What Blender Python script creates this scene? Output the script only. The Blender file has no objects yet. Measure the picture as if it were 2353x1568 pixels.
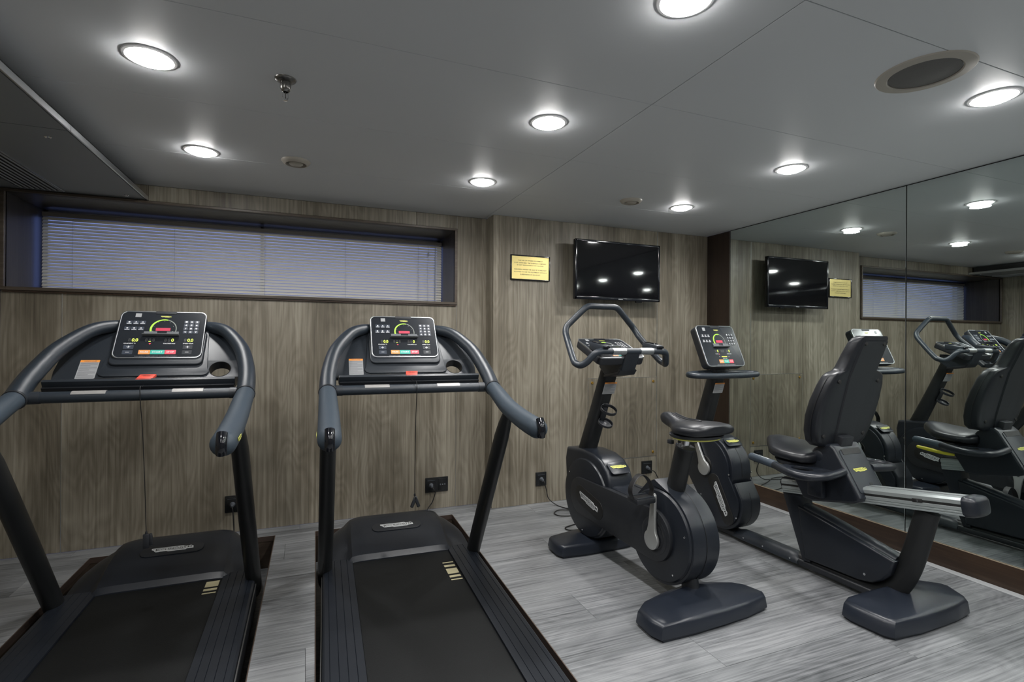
import bpy, bmesh, math, random
from mathutils import Vector, Matrix
random.seed(7)
R = math.radians
S = bpy.context.scene
COL = S.collection
H_CAM = 1.249
# ------------------------------------------------------------------ camera
cd = bpy.data.cameras.new('camera'); cam = bpy.data.objects.new('camera', cd); COL.objects.link(cam)
F_PX = 1182.74
cd.sensor_width = 36.0; cd.lens = 36.0 * F_PX / 2353; cd.clip_start = 0.05; cd.clip_end = 100
YAW, PITCH, ROLL = .38202, .00157, .00604
fw = Vector((math.sin(YAW)*math.cos(PITCH), math.cos(YAW)*math.cos(PITCH), math.sin(PITCH)))
rt = Vector((math.cos(YAW), -math.sin(YAW), 0)); up = rt.cross(fw)
rt2 = rt*math.cos(ROLL) + up*math.sin(ROLL); up2 = -rt*math.sin(ROLL) + up*math.cos(ROLL)
M = Matrix((( rt2.x, up2.x, -fw.x, 0), (rt2.y, up2.y, -fw.y, 0), (rt2.z, up2.z, -fw.z, H_CAM), (0, 0, 0, 1)))
cam.matrix_world = M
S.camera = cam
# ------------------------------------------------------------------ world: blue dusk outside the window
w = bpy.data.worlds.new('world'); S.world = w; w.use_nodes = True
bg = w.node_tree.nodes['Background']; bg.inputs[0].default_value = (.22, .30, .74, 1); bg.inputs[1].default_value = 1.2
S.view_settings.view_transform = 'Standard'; S.view_settings.look = 'None'
S.view_settings.exposure = 0.0; S.view_settings.gamma = 1.0; S.view_settings.use_curve_mapping = False
S.cycles.max_bounces = 8; S.cycles.diffuse_bounces = 4; S.cycles.glossy_bounces = 4; S.cycles.transmission_bounces = 4
LAMP_STRENGTH = 95.0
# light of the ceiling downlights: each lens glows and carries a wide lamp just under it (made in the downlight builder)
LAMP_WATTS = 7.0

# ------------------------------------------------------------------ materials
def nt(name):
    m = bpy.data.materials.new(name); m.use_nodes = True
    t = m.node_tree; b = t.nodes['Principled BSDF']; return m, t, b
def link(t, a, b): t.links.new(a, b)
def plain(name, col, rough=.5, metal=0., spec=.5, noise=0., bump=0., bscale=400., emit=None, es=0., coat=0., rvar=0.):
    m, t, b = nt(name)
    b.inputs['Base Color'].default_value = (*col, 1); b.inputs['Roughness'].default_value = rough
    b.inputs['Metallic'].default_value = metal; b.inputs['Specular IOR Level'].default_value = spec
    b.inputs['Coat Weight'].default_value = coat
    if emit: b.inputs['Emission Color'].default_value = (*emit, 1); b.inputs['Emission Strength'].default_value = es
    if noise or bump or rvar:
        tc = t.nodes.new('ShaderNodeTexCoord')
        n = t.nodes.new('ShaderNodeTexNoise'); n.inputs['Scale'].default_value = bscale; n.inputs['Detail'].default_value = 3
        link(t, tc.outputs['Object'], n.inputs['Vector'])
        if noise:
            r = t.nodes.new('ShaderNodeMix'); r.data_type = 'RGBA'
            r.inputs[6].default_value = (*[c*(1-noise) for c in col], 1); r.inputs[7].default_value = (*[min(1, c*(1+noise)) for c in col], 1)
            link(t, n.outputs['Fac'], r.inputs[0]); link(t, r.outputs[2], b.inputs['Base Color'])
        if bump:
            bp = t.nodes.new('ShaderNodeBump'); bp.inputs['Strength'].default_value = bump; bp.inputs['Distance'].default_value = .001
            link(t, n.outputs['Fac'], bp.inputs['Height']); link(t, bp.outputs['Normal'], b.inputs['Normal'])
        if rvar:
            n2 = t.nodes.new('ShaderNodeTexNoise'); n2.inputs['Scale'].default_value = 9; n2.inputs['Detail'].default_value = 4
            link(t, tc.outputs['Object'], n2.inputs['Vector'])
            mr = t.nodes.new('ShaderNodeMapRange'); mr.inputs[3].default_value = rough-rvar; mr.inputs[4].default_value = rough+rvar
            link(t, n2.outputs['Fac'], mr.inputs[0]); link(t, mr.outputs[0], b.inputs['Roughness'])
    return m
def wood(name, c1, c2, c3, grain='z', rough=.45, perobj=.06, scale=1., figure=.5, knots=True, bump=.12, fine=70, wf=.75, spread=.34):
    """laminate with long streaks along one axis, fine pores and cathedral figure"""
    m, t, b = nt(name)
    tc = t.nodes.new('ShaderNodeTexCoord'); oi = t.nodes.new('ShaderNodeObjectInfo')
    add = t.nodes.new('ShaderNodeVectorMath'); add.operation = 'ADD'
    mul = t.nodes.new('ShaderNodeVectorMath'); mul.operation = 'SCALE'; mul.inputs[3].default_value = 17.
    comb = t.nodes.new('ShaderNodeCombineXYZ')
    for i in range(3): link(t, oi.outputs['Random'], comb.inputs[i])
    link(t, comb.outputs[0], mul.inputs[0]); link(t, tc.outputs['Object'], add.inputs[0]); link(t, mul.outputs[0], add.inputs[1])
    def mapped(sx, sy, sz):
        mp = t.nodes.new('ShaderNodeMapping'); mp.inputs['Scale'].default_value = (sx*scale, sy*scale, sz*scale)
        link(t, add.outputs[0], mp.inputs[0]); return mp.outputs[0]
    def ax(along, across): return {'z': (across, across, along), 'x': (along, across, across), 'y': (across, along, across)}[grain]
    # broad plank tone bands
    n1 = t.nodes.new('ShaderNodeTexNoise'); n1.inputs['Scale'].default_value = 1; n1.inputs['Detail'].default_value = 3
    link(t, mapped(*ax(.25, 7)), n1.inputs[0])
    # fine streaks
    n2 = t.nodes.new('ShaderNodeTexNoise'); n2.inputs['Scale'].default_value = 1; n2.inputs['Detail'].default_value = 6; n2.inputs['Roughness'].default_value = .65
    link(t, mapped(*ax(1.6, fine)), n2.inputs[0])
    # figure : distorted rings
    n3 = t.nodes.new('ShaderNodeTexNoise'); n3.inputs['Scale'].default_value = 1; n3.inputs['Detail'].default_value = 1.5
    link(t, mapped(*ax(1.1, 5)), n3.inputs[0])
    ma = t.nodes.new('ShaderNodeMath'); ma.operation = 'MULTIPLY'; ma.inputs[1].default_value = 17.; link(t, n3.outputs['Fac'], ma.inputs[0])
    fr = t.nodes.new('ShaderNodeMath'); fr.operation = 'PINGPONG'; fr.inputs[1].default_value = .5; link(t, ma.outputs[0], fr.inputs[0])
    # mottled shade patches
    n4 = t.nodes.new('ShaderNodeTexNoise'); n4.inputs['Scale'].default_value = 1; n4.inputs['Detail'].default_value = 2
    link(t, mapped(*ax(1.6, 3.5)), n4.inputs[0])
    def madd(a, k, c=None):
        x = t.nodes.new('ShaderNodeMath'); x.operation = 'MULTIPLY_ADD'; x.inputs[1].default_value = k; link(t, a, x.inputs[0])
        if c is None: x.inputs[2].default_value = 0
        else: link(t, c, x.inputs[2])
        return x.outputs[0]
    v = madd(n1.outputs['Fac'], .55); v = madd(n2.outputs['Fac'], wf, v); v = madd(fr.outputs[0], .32*figure, v); v = madd(n4.outputs['Fac'], .45, v)
    v = madd(oi.outputs['Random'], perobj, v)
    mr = t.nodes.new('ShaderNodeMapRange'); tot = .5*(.55+wf+.45) + .08*figure
    mr.inputs[1].default_value = tot - spread; mr.inputs[2].default_value = tot + spread
    link(t, v, mr.inputs[0])
    cr = t.nodes.new('ShaderNodeValToRGB'); e = cr.color_ramp.elements
    e[0].position = 0; e[0].color = (*c1, 1); e[1].position = 1; e[1].color = (*c3, 1)
    mid = cr.color_ramp.elements.new(.5); mid.color = (*c2, 1)
    link(t, mr.outputs[0], cr.inputs[0]); link(t, cr.outputs[0], b.inputs['Base Color'])
    b.inputs['Roughness'].default_value = rough
    bp = t.nodes.new('ShaderNodeBump'); bp.inputs['Strength'].default_value = bump; bp.inputs['Distance'].default_value = .002
    link(t, n2.outputs['Fac'], bp.inputs['Height']); link(t, bp.outputs['Normal'], b.inputs['Normal'])
    return m
MT = {}
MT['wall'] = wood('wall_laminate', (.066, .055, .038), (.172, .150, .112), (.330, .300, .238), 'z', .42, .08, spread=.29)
MT['floor'] = wood('floor_vinyl', (.062, .066, .070), (.165, .172, .180), (.270, .278, .286), 'x', .36, .14, 1., .55, bump=.2, fine=105, wf=1.15, spread=.27)
MT['walnut'] = wood('walnut', (.012, .007, .004), (.030, .017, .010), (.060, .036, .021), 'y', .35, .05)
MT['walnut_v'] = wood('walnut_upright', (.008, .005, .003), (.019, .011, .007), (.034, .021, .013), 'z', .35, .05)
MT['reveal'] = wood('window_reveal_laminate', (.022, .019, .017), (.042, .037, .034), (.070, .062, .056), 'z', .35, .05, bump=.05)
MT['frame'] = wood('window_frame_wood', (.045, .034, .025), (.085, .066, .050), (.15, .12, .095), 'x', .38, .05)
MT['pit'] = wood('pit_boards', (.018, .012, .008), (.035, .024, .016), (.055, .04, .028), 'x', .5, .05)
MT['void'] = plain('dark_backing', (.006, .006, .006), .8)
MT['ceiling'] = plain('ceiling_panel', (.63, .652, .675), .50, 0, .45, noise=.03, bscale=600, rvar=.03)
MT['rearwall'] = plain('rear_wall_paint', (.10, .095, .09), .6)
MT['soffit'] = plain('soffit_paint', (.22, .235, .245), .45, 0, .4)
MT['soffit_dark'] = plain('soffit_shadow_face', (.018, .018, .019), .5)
MT['alu'] = plain('brushed_aluminium', (.62, .64, .66), .32, 1.)
MT['alu_rail'] = plain('anodised_rail', (.42, .46, .46), .38, .6, bump=.02, bscale=300)
MT['chrome'] = plain('chrome', (.75, .76, .78), .12, 1.)
MT['steel'] = plain('satin_steel', (.22, .215, .205), .3, 1.)
MT['crank'] = plain('cast_crank', (.52, .53, .52), .45, .75, bump=.05, bscale=250)
MT['black'] = plain('black_plastic', (.016, .018, .022), .42, 0, .5, noise=.10, bump=.10, bscale=900, rvar=.05)
MT['shell'] = plain('charcoal_shell', (.021, .026, .033), .40, 0, .5, noise=.15, bump=.16, bscale=1100, rvar=.05)
MT['housing'] = plain('blue_black_housing', (.011, .014, .020), .34, 0, .5, noise=.06, bump=.05, bscale=900, rvar=.05)
MT['foot'] = plain('foot_plastic', (.014, .018, .027), .33, 0, .55, noise=.1, bump=.10, bscale=700, rvar=.04)
MT['tube'] = plain('textured_tube', (.020, .027, .036), .36, 0, .55, noise=.3, bump=.30, bscale=1300)
MT['grip'] = plain('rubber_grip', (.036, .050, .066), .55, 0, .35, noise=.08, bump=.08, bscale=1200)
MT['post'] = plain('post_paint', (.010, .011, .012), .45, 0, .45, bump=.05, bscale=900)
MT['belt'] = plain('running_belt', (.0062, .0070, .0075), .60, 0, .28, noise=.8, bump=.8, bscale=420)
MT['siderail'] = plain('side_rail', (.0105, .0135, .0195), .42, 0, .5, noise=.1, bump=.05, bscale=300)
MT['vinyl'] = plain('black_upholstery', (.0095, .011, .0145), .38, 0, .5, bump=.05, bscale=200)
MT['screen'] = plain('console_face', (.018, .021, .026), .22, 0, .5)
MT['key'] = plain('console_key', (.045, .055, .075), .35)
MT['keyfaint'] = plain('console_key_faint', (.024, .028, .034), .35)
MT['print'] = plain('white_print', (.75, .76, .78), .5)
MT['ghost'] = plain('unlit_segments', (.055, .058, .06), .4)
MT['lit'] = plain('lit_segments', (.6, .75, .1), .5, emit=(.70, .85, .12), es=.9)
MT['litgreen'] = plain('lit_gauge_green', (.3, .6, .05), .5, emit=(.32, .62, .05), es=.7)
MT['gaugegrey'] = plain('gauge_grey', (.20, .22, .20), .5)
MT['reddisp'] = plain('red_display', (.35, .02, .05), .4, emit=(.50, .06, .10), es=.55)
MT['orange'] = plain('orange_key', (.78, .33, .10), .45)
MT['teal'] = plain('teal_key', (.06, .48, .38), .45)
MT['red'] = plain('red_key', (.75, .09, .13), .45)
MT['stopred'] = plain('emergency_red', (.72, .085, .055), .42)
MT['sticker'] = plain('grey_sticker', (.33, .34, .35), .5)
MT['ostrip'] = plain('orange_strip', (.80, .30, .05), .5)
MT['ink'] = plain('black_ink', (.01, .01, .01), .5)
MT['greyink'] = plain('grey_ink', (.12, .12, .125), .6)
MT['silver'] = plain('silver_badge', (.68, .70, .71), .38, .35)
MT['yellow'] = plain('yellow_badge', (.72, .72, .16), .45)
MT['lever'] = plain('yellow_lever', (.62, .55, .03), .4)
MT['beltmark'] = plain('belt_marking', (.42, .38, .24), .6)
MT['clear'] = plain('clear_plastic', (.16, .17, .18), .08, 0, .8)
MT['tvbody'] = plain('tv_gloss', (.006, .007, .010), .12, 0, .6)
MT['tvscreen'] = plain('tv_screen', (.004, .004, .005), .05, 0, .55)
MT['brass'] = plain('brass_plate', (.84, .70, .28), .30, .55)
MT['brassscrew'] = plain('brass_screw', (.60, .36, .08), .3, .9)
MT['bead'] = plain('baseboard_bead', (.30, .24, .17), .45)
MT['sensor'] = plain('sensor_plate', (.36, .35, .34), .45, .4)
MT['socket'] = plain('black_socket', (.010, .011, .012), .3)
MT['plug'] = plain('plug_grey', (.09, .10, .115), .4)
MT['cord'] = plain('cord', (.010, .010, .011), .45)
MT['slat'] = plain('blind_slat', (.78, .75, .65), .34, 0, .5)
MT['blindrail'] = plain('blind_rail', (.16, .145, .13), .5)
MT['blindcord'] = plain('blind_cord', (.45, .47, .5), .6)
MT['vent'] = plain('vent_enamel', (.40, .37, .32), .4)
MT['grille'] = plain('grille_metal', (.30, .31, .32), .45, .3)
MT['spk'] = plain('speaker_mesh', (.115, .11, .105), .6, .2, noise=.6, bscale=900)
MT['rim'] = plain('light_rim', (.85, .86, .87), .5)
MT['edge'] = plain('metal_edge', (.16, .15, .14), .4, .8)
MT['copper'] = plain('pit_trim', (.20, .15, .125), .35, .8)
m, t, b = nt('mirror'); MT['mirror'] = m
b.inputs['Base Color'].default_value = (.70, .765, .745, 1); b.inputs['Metallic'].default_value = 1; b.inputs['Roughness'].default_value = .003
m, t, b = nt('window_glass'); MT['glass'] = m
b.inputs['Base Color'].default_value = (.9, .95, 1, 1); b.inputs['Roughness'].default_value = .02; b.inputs['Transmission Weight'].default_value = 1; b.inputs['IOR'].default_value = 1.02
m, t, b = nt('lamp_lens'); MT['lens'] = m
b.inputs['Base Color'].default_value = (1, 1, 1, 1); b.inputs['Emission Color'].default_value = (1, .985, .96, 1); b.inputs['Emission Strength'].default_value = LAMP_STRENGTH

# ------------------------------------------------------------------ mesh builder
class B:
    def __init__(s): s.bm = bmesh.new()
    def merge(s, tb, M=None):
        if M is not None: bmesh.ops.transform(tb, matrix=M, verts=tb.verts)
        me = bpy.data.meshes.new('t'); tb.to_mesh(me); tb.free(); s.bm.from_mesh(me); bpy.data.meshes.remove(me); return s
    def box(s, c, size, rot=None, bev=0., seg=2):
        tb = bmesh.new(); bmesh.ops.create_cube(tb, size=1)
        bmesh.ops.scale(tb, vec=size, verts=tb.verts)
        if bev: bmesh.ops.bevel(tb, geom=tb.edges[:], offset=bev, segments=seg, profile=.5, affect='EDGES')
        Mx = Matrix.Translation(c) @ (rot.to_4x4() if rot else Matrix.Identity(4))
        return s.merge(tb, Mx)
    def poly(s, pts, axis, a, b_, bev=0., seg=2):
        """extruded polygon. axis x: pts=(y,z); y: pts=(x,z); z: pts=(x,y)"""
        f = {'x': lambda p, h: (h, p[0], p[1]), 'y': lambda p, h: (p[0], h, p[1]), 'z': lambda p, h: (p[0], p[1], h)}[axis]
        tb = bmesh.new()
        v0 = [tb.verts.new(f(p, a)) for p in pts]; v1 = [tb.verts.new(f(p, b_)) for p in pts]
        f0 = tb.faces.new(v0); f1 = tb.faces.new(v1[::-1]); n = len(pts)
        for i in range(n): tb.faces.new((v0[i], v1[i], v1[(i+1) % n], v0[(i+1) % n]))
        bmesh.ops.recalc_face_normals(tb, faces=tb.faces)
        if bev:
            es = [e for e in tb.edges if (e in f0.edges or e in f1.edges)]
            bmesh.ops.bevel(tb, geom=es, offset=bev, segments=seg, profile=.5, affect='EDGES', clamp_overlap=True)
        return s.merge(tb)
    def loft(s, rings, cap=True, closed=True):
        tb = bmesh.new(); vs = [[tb.verts.new(p) for p in r] for r in rings]; n = len(rings[0])
        for i in range(len(rings)-1):
            for j in range(n if closed else n-1):
                k = (j+1) % n
                tb.faces.new((vs[i][j], vs[i][k], vs[i+1][k], vs[i+1][j]))
        if cap: tb.faces.new(vs[0][::-1]); tb.faces.new(vs[-1])
        bmesh.ops.recalc_face_normals(tb, faces=tb.faces)
        return s.merge(tb)
    def tube(s, pts, r, seg=14, smooth=6, closed=False, cap='flat', ref=None, rb=None, sq=2.):
        """r: radius or list; rb: second radius along ref (elliptical)"""
        P = [Vector(p) for p in pts]; Rr = [r]*len(P) if not isinstance(r, (list, tuple)) else list(r)
        Rb = None if rb is None else ([rb]*len(P) if not isinstance(rb, (list, tuple)) else list(rb))
        if smooth > 1:
            Q, RQ, BQ = [], [], []; n = len(P)
            rng = range(n if closed else n-1)
            for i in rng:
                p1, p2 = P[i], P[(i+1) % n]
                p0 = P[i-1] if (i > 0 or closed) else p1*2-p2
                p3 = P[(i+2) % n] if (i+2 < n or closed) else p2*2-p1
                for k in range(smooth):
                    u = k/smooth
                    Q.append(.5*((2*p1)+(-p0+p2)*u+(2*p0-5*p1+4*p2-p3)*u*u+(-p0+3*p1-3*p2+p3)*u**3))
                    RQ.append(Rr[i]*(1-u)+Rr[(i+1) % n]*u)
                    if Rb: BQ.append(Rb[i]*(1-u)+Rb[(i+1) % n]*u)
            if not closed: Q.append(P[-1]); RQ.append(Rr[-1]); BQ.append(Rb[-1] if Rb else 0)
            P, Rr = Q, RQ
            if Rb: Rb = BQ
        n = len(P); T = []
        for i in range(n):
            a = P[i-1] if (i > 0 or closed) else P[0]; c = P[(i+1) % n] if (i < n-1 or closed) else P[-1]
            T.append((c-a).normalized())
        N = []; u = Vector(ref) if ref else (Vector((0, 0, 1)) if abs(T[0].z) < .9 else Vector((0, 1, 0)))
        for i in range(n):
            if ref: u = Vector(ref)
            u = (u-T[i]*u.dot(T[i])).normalized(); N.append(u)
        if cap == 'round' and not closed:
            def ext(p, t_, r0):
                return [(p+t_*r0*math.sin(a), math.cos(a)) for a in (R(30), R(58), R(80))]
            e1 = ext(P[-1], T[-1], Rr[-1]); e0 = ext(P[0], -T[0], Rr[0])[::-1]
            k0, k1 = Rr[0], Rr[-1]; b0, b1 = (Rb[0], Rb[-1]) if Rb else (0, 0)
            P = [e[0] for e in e0]+P+[e[0] for e in e1]
            Rr = [e[1]*k0 for e in e0]+Rr+[e[1]*k1 for e in e1]
            if Rb: Rb = [e[1]*b0 for e in e0]+Rb+[e[1]*b1 for e in e1]
            T = [T[0]]*3+T+[T[-1]]*3; N = [N[0]]*3+N+[N[-1]]*3; n = len(P)
        rings = []
        for i in range(n):
            bt = T[i].cross(N[i]).normalized(); ra = Rr[i]; rbv = Rb[i] if Rb else ra; ring = []
            for j in range(seg):
                a = 2*math.pi*j/seg; ca, sa = math.cos(a), math.sin(a)
                if sq != 2.:
                    ca = math.copysign(abs(ca)**(2/sq), ca); sa = math.copysign(abs(sa)**(2/sq), sa)
                ring.append(P[i]+N[i]*rbv*ca+bt*ra*sa)
            rings.append(ring)
        if closed: rings.append(rings[0])
        tb = bmesh.new(); vs = [[tb.verts.new(p) for p in r_] for r_ in (rings[:-1] if closed else rings)]
        m_ = len(vs)
        for i in range(m_ if closed else m_-1):
            A, C = vs[i], vs[(i+1) % m_]
            for j in range(seg): tb.faces.new((A[j], A[(j+1) % seg], C[(j+1) % seg], C[j]))
        if not closed: tb.faces.new(vs[0][::-1]); tb.faces.new(vs[-1])
        bmesh.ops.recalc_face_normals(tb, faces=tb.faces)
        return s.merge(tb)
    def lathe(s, prof, c=(0, 0, 0), axis='z', seg=32, M=None):
        """prof: list of (radius, height)"""
        rings = [[Vector((r*math.cos(2*math.pi*j/seg), r*math.sin(2*math.pi*j/seg), h)) for j in range(seg)] for r, h in prof]
        Rm = {'z': Matrix.Identity(4), 'x': Matrix.Rotation(R(90), 4, 'Y'), 'y': Matrix.Rotation(R(-90), 4, 'X')}[axis]
        Mx = (M if M is not None else Matrix.Translation(c)) @ Rm
        return s.loft([[Mx @ p for p in r] for r in rings])
    def add(s, me, M=None):
        tb = bmesh.new(); tb.from_mesh(me)
        return s.merge(tb, M)
    def flat(s, loops, M, depth, bev=0., res=1):
        """filled 2D outlines (holes allowed) extruded by depth along local z of M"""
        cu = bpy.data.curves.new('c', 'CURVE'); cu.dimensions = '2D'; cu.fill_mode = 'BOTH'; cu.extrude = depth/2-bev; cu.bevel_depth = bev; cu.bevel_resolution = res
        if bev: cu.offset = -bev
        for L in loops:
            sp = cu.splines.new('POLY'); sp.points.add(len(L)-1); sp.use_cyclic_u = True
            for p, q in zip(sp.points, L): p.co = (q[0], q[1], 0, 1)
        o = bpy.data.objects.new('c', cu); me = o.to_mesh()
        tb = bmesh.new(); tb.from_mesh(me); bmesh.ops.remove_doubles(tb, verts=tb.verts, dist=1e-5); bmesh.ops.recalc_face_normals(tb, faces=tb.faces)
        o.to_mesh_clear(); bpy.data.objects.remove(o); bpy.data.curves.remove(cu)
        return s.merge(tb, M @ Matrix.Translation((0, 0, depth/2)))
    def mesh(s, name='m', smooth=38):
        me = bpy.data.meshes.new(name); s.bm.to_mesh(me); s.bm.free()
        if smooth:
            for p in me.polygons: p.use_smooth = True
            me.set_sharp_from_angle(angle=R(smooth))
        return me
_font = {}
def text_mesh(txt, bold=0., depth=0., align='CENTER', sp=1.):
    cu = bpy.data.curves.new('f', 'FONT'); cu.body = txt; cu.resolution_u = 2; cu.extrude = depth; cu.offset = bold; cu.align_x = align; cu.align_y = 'CENTER'; cu.space_line = sp
    o = bpy.data.objects.new('f', cu); me = o.to_mesh().copy(); o.to_mesh_clear(); bpy.data.objects.remove(o); bpy.data.curves.remove(cu)
    return me
def text_fit(bld, txt, M, x0, x1, y0, y1, bold=0.02, sp=1.):
    """text scaled into the rectangle x0..x1, y0..y1 of frame M"""
    key = (txt, bold, sp)
    if key not in _font:
        me = text_mesh(txt, bold, 0, sp=sp); xs = [v.co.x for v in me.vertices]; ys = [v.co.y for v in me.vertices]
        _font[key] = (me, min(xs), max(xs), min(ys), max(ys))
    me, a, b_, c, d = _font[key]
    sx = (x1-x0)/(b_-a); sy = (y1-y0)/(d-c)
    bld.add(me, M @ Matrix.Translation((x0-a*sx, y0-c*sy, 0)) @ Matrix.Diagonal((sx, sy, 1, 1)))
def frame(o, u, v):
    u = Vector(u).normalized(); v = Vector(v); v = (v-u*v.dot(u)).normalized(); n = u.cross(v)
    return Matrix(((u.x, v.x, n.x, o[0]), (u.y, v.y, n.y, o[1]), (u.z, v.z, n.z, o[2]), (0, 0, 0, 1)))
def circ(cx, cy, r, n=32, a0=0, a1=360, ry=None):
    ry = ry or r
    full = abs(a1-a0) >= 360; k = n if full else n+1
    return [(cx+r*math.cos(R(a0+(a1-a0)*i/n)), cy+ry*math.sin(R(a0+(a1-a0)*i/n))) for i in range(k)]
def rrect(x0, y0, x1, y1, r, n=6):
    return circ(x1-r, y1-r, r, n, 0, 90)+circ(x0+r, y1-r, r, n, 90, 180)+circ(x0+r, y0+r, r, n, 180, 270)+circ(x1-r, y0+r, r, n, 270, 360)
def capsule(p, q, r1, r2=None, n=12):
    """stadium outline from p to q"""
    r2 = r2 or r1; a = math.degrees(math.atan2(q[1]-p[1], q[0]-p[0]))
    return circ(q[0], q[1], r2, n, a-90, a+90)+circ(p[0], p[1], r1, n, a+90, a+270)

# ------------------------------------------------------------------ object helpers
CUR = {'o': Vector((0, 0, 0))}
def obj(name, me_or_b, mat, parent=None, label=None, smooth=38, origin=None):
    me = me_or_b.mesh(name, smooth) if isinstance(me_or_b, B) else me_or_b
    if mat is not None and not me.materials: me.materials.append(MT[mat])
    o = bpy.data.objects.new(name, me); COL.objects.link(o)
    if parent is not None:
        o.parent = parent; off = root_origin(parent)
        if isinstance(me_or_b, B): me.transform(Matrix.Translation(-off))
    if label: o['label'] = label
    return o
ORIG = {}
def root_origin(p):
    while p is not None:
        if p.name in ORIG: return ORIG[p.name]
        p = p.parent
    return Vector((0, 0, 0))
def thing(name, label, cat, design_origin, loc=None, rz=0., group=None):
    """Empty at the thing's base; parts are drawn in design coordinates around design_origin"""
    o = bpy.data.objects.new(name, None); COL.objects.link(o); o.empty_display_size = .05
    ORIG[o.name] = Vector(design_origin); o.location = loc if loc is not None else design_origin; o.rotation_euler = (0, 0, rz)
    o['label'] = label; o['category'] = cat
    if group: o['group'] = group
    return o
def tag(o, label, cat, group=None):
    o['label'] = label; o['category'] = cat
    if group: o['group'] = group
    return o
def struct(name, b, mat, parent=None, smooth=38):
    o = obj(name, b, mat, parent, smooth=smooth)
    if parent is None: o['kind'] = 'structure'; ORIG[o.name] = Vector((0, 0, 0))
    return o
def copy_tree(o, parent=None):
    c = o.copy(); COL.objects.link(c); c.parent = parent
    for ch in list(o.children): copy_tree(ch, c)
    return c

# ------------------------------------------------------------------ the room
ZC = 2.2; XM = 3.337; YB = 3.774; YP = 3.624; XC = 1.301; XL = -1.60; YR = -1.6
YSTRIP = 3.352; YJ = 1.972; ZMB = .131
PITZ = -.20; PITY0 = 1.15
# pits: left line x = a + b*(y-3.6), right line, back y
PITS = [dict(l=(-1.13, .004), r=(-.171, .015), yb=3.617), dict(l=(.070, .018), r=(.990, .028), yb=3.600)]

# floor planks (rows run along x) cut around the two pits
def clip(poly, f):
    out = []
    for i in range(len(poly)):
        a, c = poly[i], poly[(i+1) % len(poly)]; fa, fc = f(a), f(c)
        if fa >= 0: out.append(a)
        if fa*fc < 0: k = fa/(fa-fc); out.append((a[0]+(c[0]-a[0])*k, a[1]+(c[1]-a[1])*k))
    return out
def pit_cut(poly):
    todo = [poly]
    for p in PITS:
        nxt = []
        L = lambda q: (p['l'][0]+p['l'][1]*(q[1]-3.6))-q[0]
        Rr = lambda q: q[0]-(p['r'][0]+p['r'][1]*(q[1]-3.6))
        for g in todo:
            if min(q[0] for q in g) > p['r'][0]+.1 or max(q[0] for q in g) < p['l'][0]-.1: nxt.append(g); continue
            a = clip(g, lambda q: q[1]-p['yb']); nxt.append(a)
            g2 = clip(g, lambda q: p['yb']-q[1]) if len(g) > 2 else []
            c = clip(g2, lambda q: PITY0-q[1]) if len(g2) > 2 else []; nxt.append(c)
            g3 = clip(g2, lambda q: q[1]-PITY0) if len(g2) > 2 else []
            if len(g3) > 2: nxt.append(clip(g3, L)); nxt.append(clip(g3, Rr))
        todo = [g for g in nxt if len(g) > 2]
    return todo
def area(g): return abs(sum(g[i][0]*g[(i+1) % len(g)][1]-g[(i+1) % len(g)][0]*g[i][1] for i in range(len(g))))/2
fb = B()
fb.box(((XL+XM)/2, (YR+YB)/2, -.26), (XM-XL+.3, YB-YR+.3, .1))
fl = struct('floor', fb, 'void')
PW = .2395; y0 = 2.013; rows = range(int((YR-y0)/PW)-1, int((YB-y0)/PW)+2); gap = .0006
for r_ in rows:
    ya, yb_ = y0+r_*PW, y0+(r_+1)*PW
    ya, yb_ = max(ya, YR), min(yb_, YB)
    if yb_-ya < .01: continue
    off = {0: 1.228, 7: -.025}.get(r_, 1.228+((r_*37) % 97)/97*1.22)
    x = off-1.22*4
    while x < XM:
        a, b_ = max(x, XL), min(x+1.22, XM)
        if b_-a > .02:
            for g in pit_cut([(a+gap, ya+gap), (b_-gap, ya+gap), (b_-gap, yb_-gap), (a+gap, yb_-gap)]):
                if area(g) < .002: continue
                bb = B(); bb.poly(g, 'z', -.03, 0, bev=.0006, seg=1)
                obj('floor_plank', bb, 'floor', fl, smooth=0)
        x += 1.22
# subfloor under the planks, open over the pits (four bars around each pit)
sb = B()
for g in pit_cut([(XL-.15, YR-.15), (XM+.15, YR-.15), (XM+.15, YB+.15), (XL-.15, YB+.15)]):
    if area(g) > .001: sb.poly(g, 'z', -.205, -.031)
obj('subfloor', sb, 'pit', fl, smooth=0)
for i, p in enumerate(PITS):
    L = lambda y: p['l'][0]+p['l'][1]*(y-3.6); Rr = lambda y: p['r'][0]+p['r'][1]*(y-3.6)
    bb = B(); bb.poly([(L(PITY0), PITY0), (Rr(PITY0), PITY0), (Rr(p['yb']), p['yb']), (L(p['yb']), p['yb'])], 'z', -.212, PITZ)
    obj('pit_base', bb, 'floor', fl, smooth=0)
    bb = B(); e = .004
    for a, c in (((L(PITY0), PITY0), (L(p['yb']), p['yb'])), ((Rr(PITY0), PITY0), (Rr(p['yb']), p['yb'])), ((L(p['yb']), p['yb']), (Rr(p['yb']), p['yb']))):
        d = Vector((c[0]-a[0], c[1]-a[1])); n = Vector((-d.y, d.x)).normalized()*e/2
        bb.poly([(a[0]-n.x, a[1]-n.y), (c[0]-n.x, c[1]-n.y), (c[0]+n.x, c[1]+n.y), (a[0]+n.x, a[1]+n.y)], 'z', -.03, .0015)
    obj('pit_edge_strip', bb, 'copper', fl, smooth=0)

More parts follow.
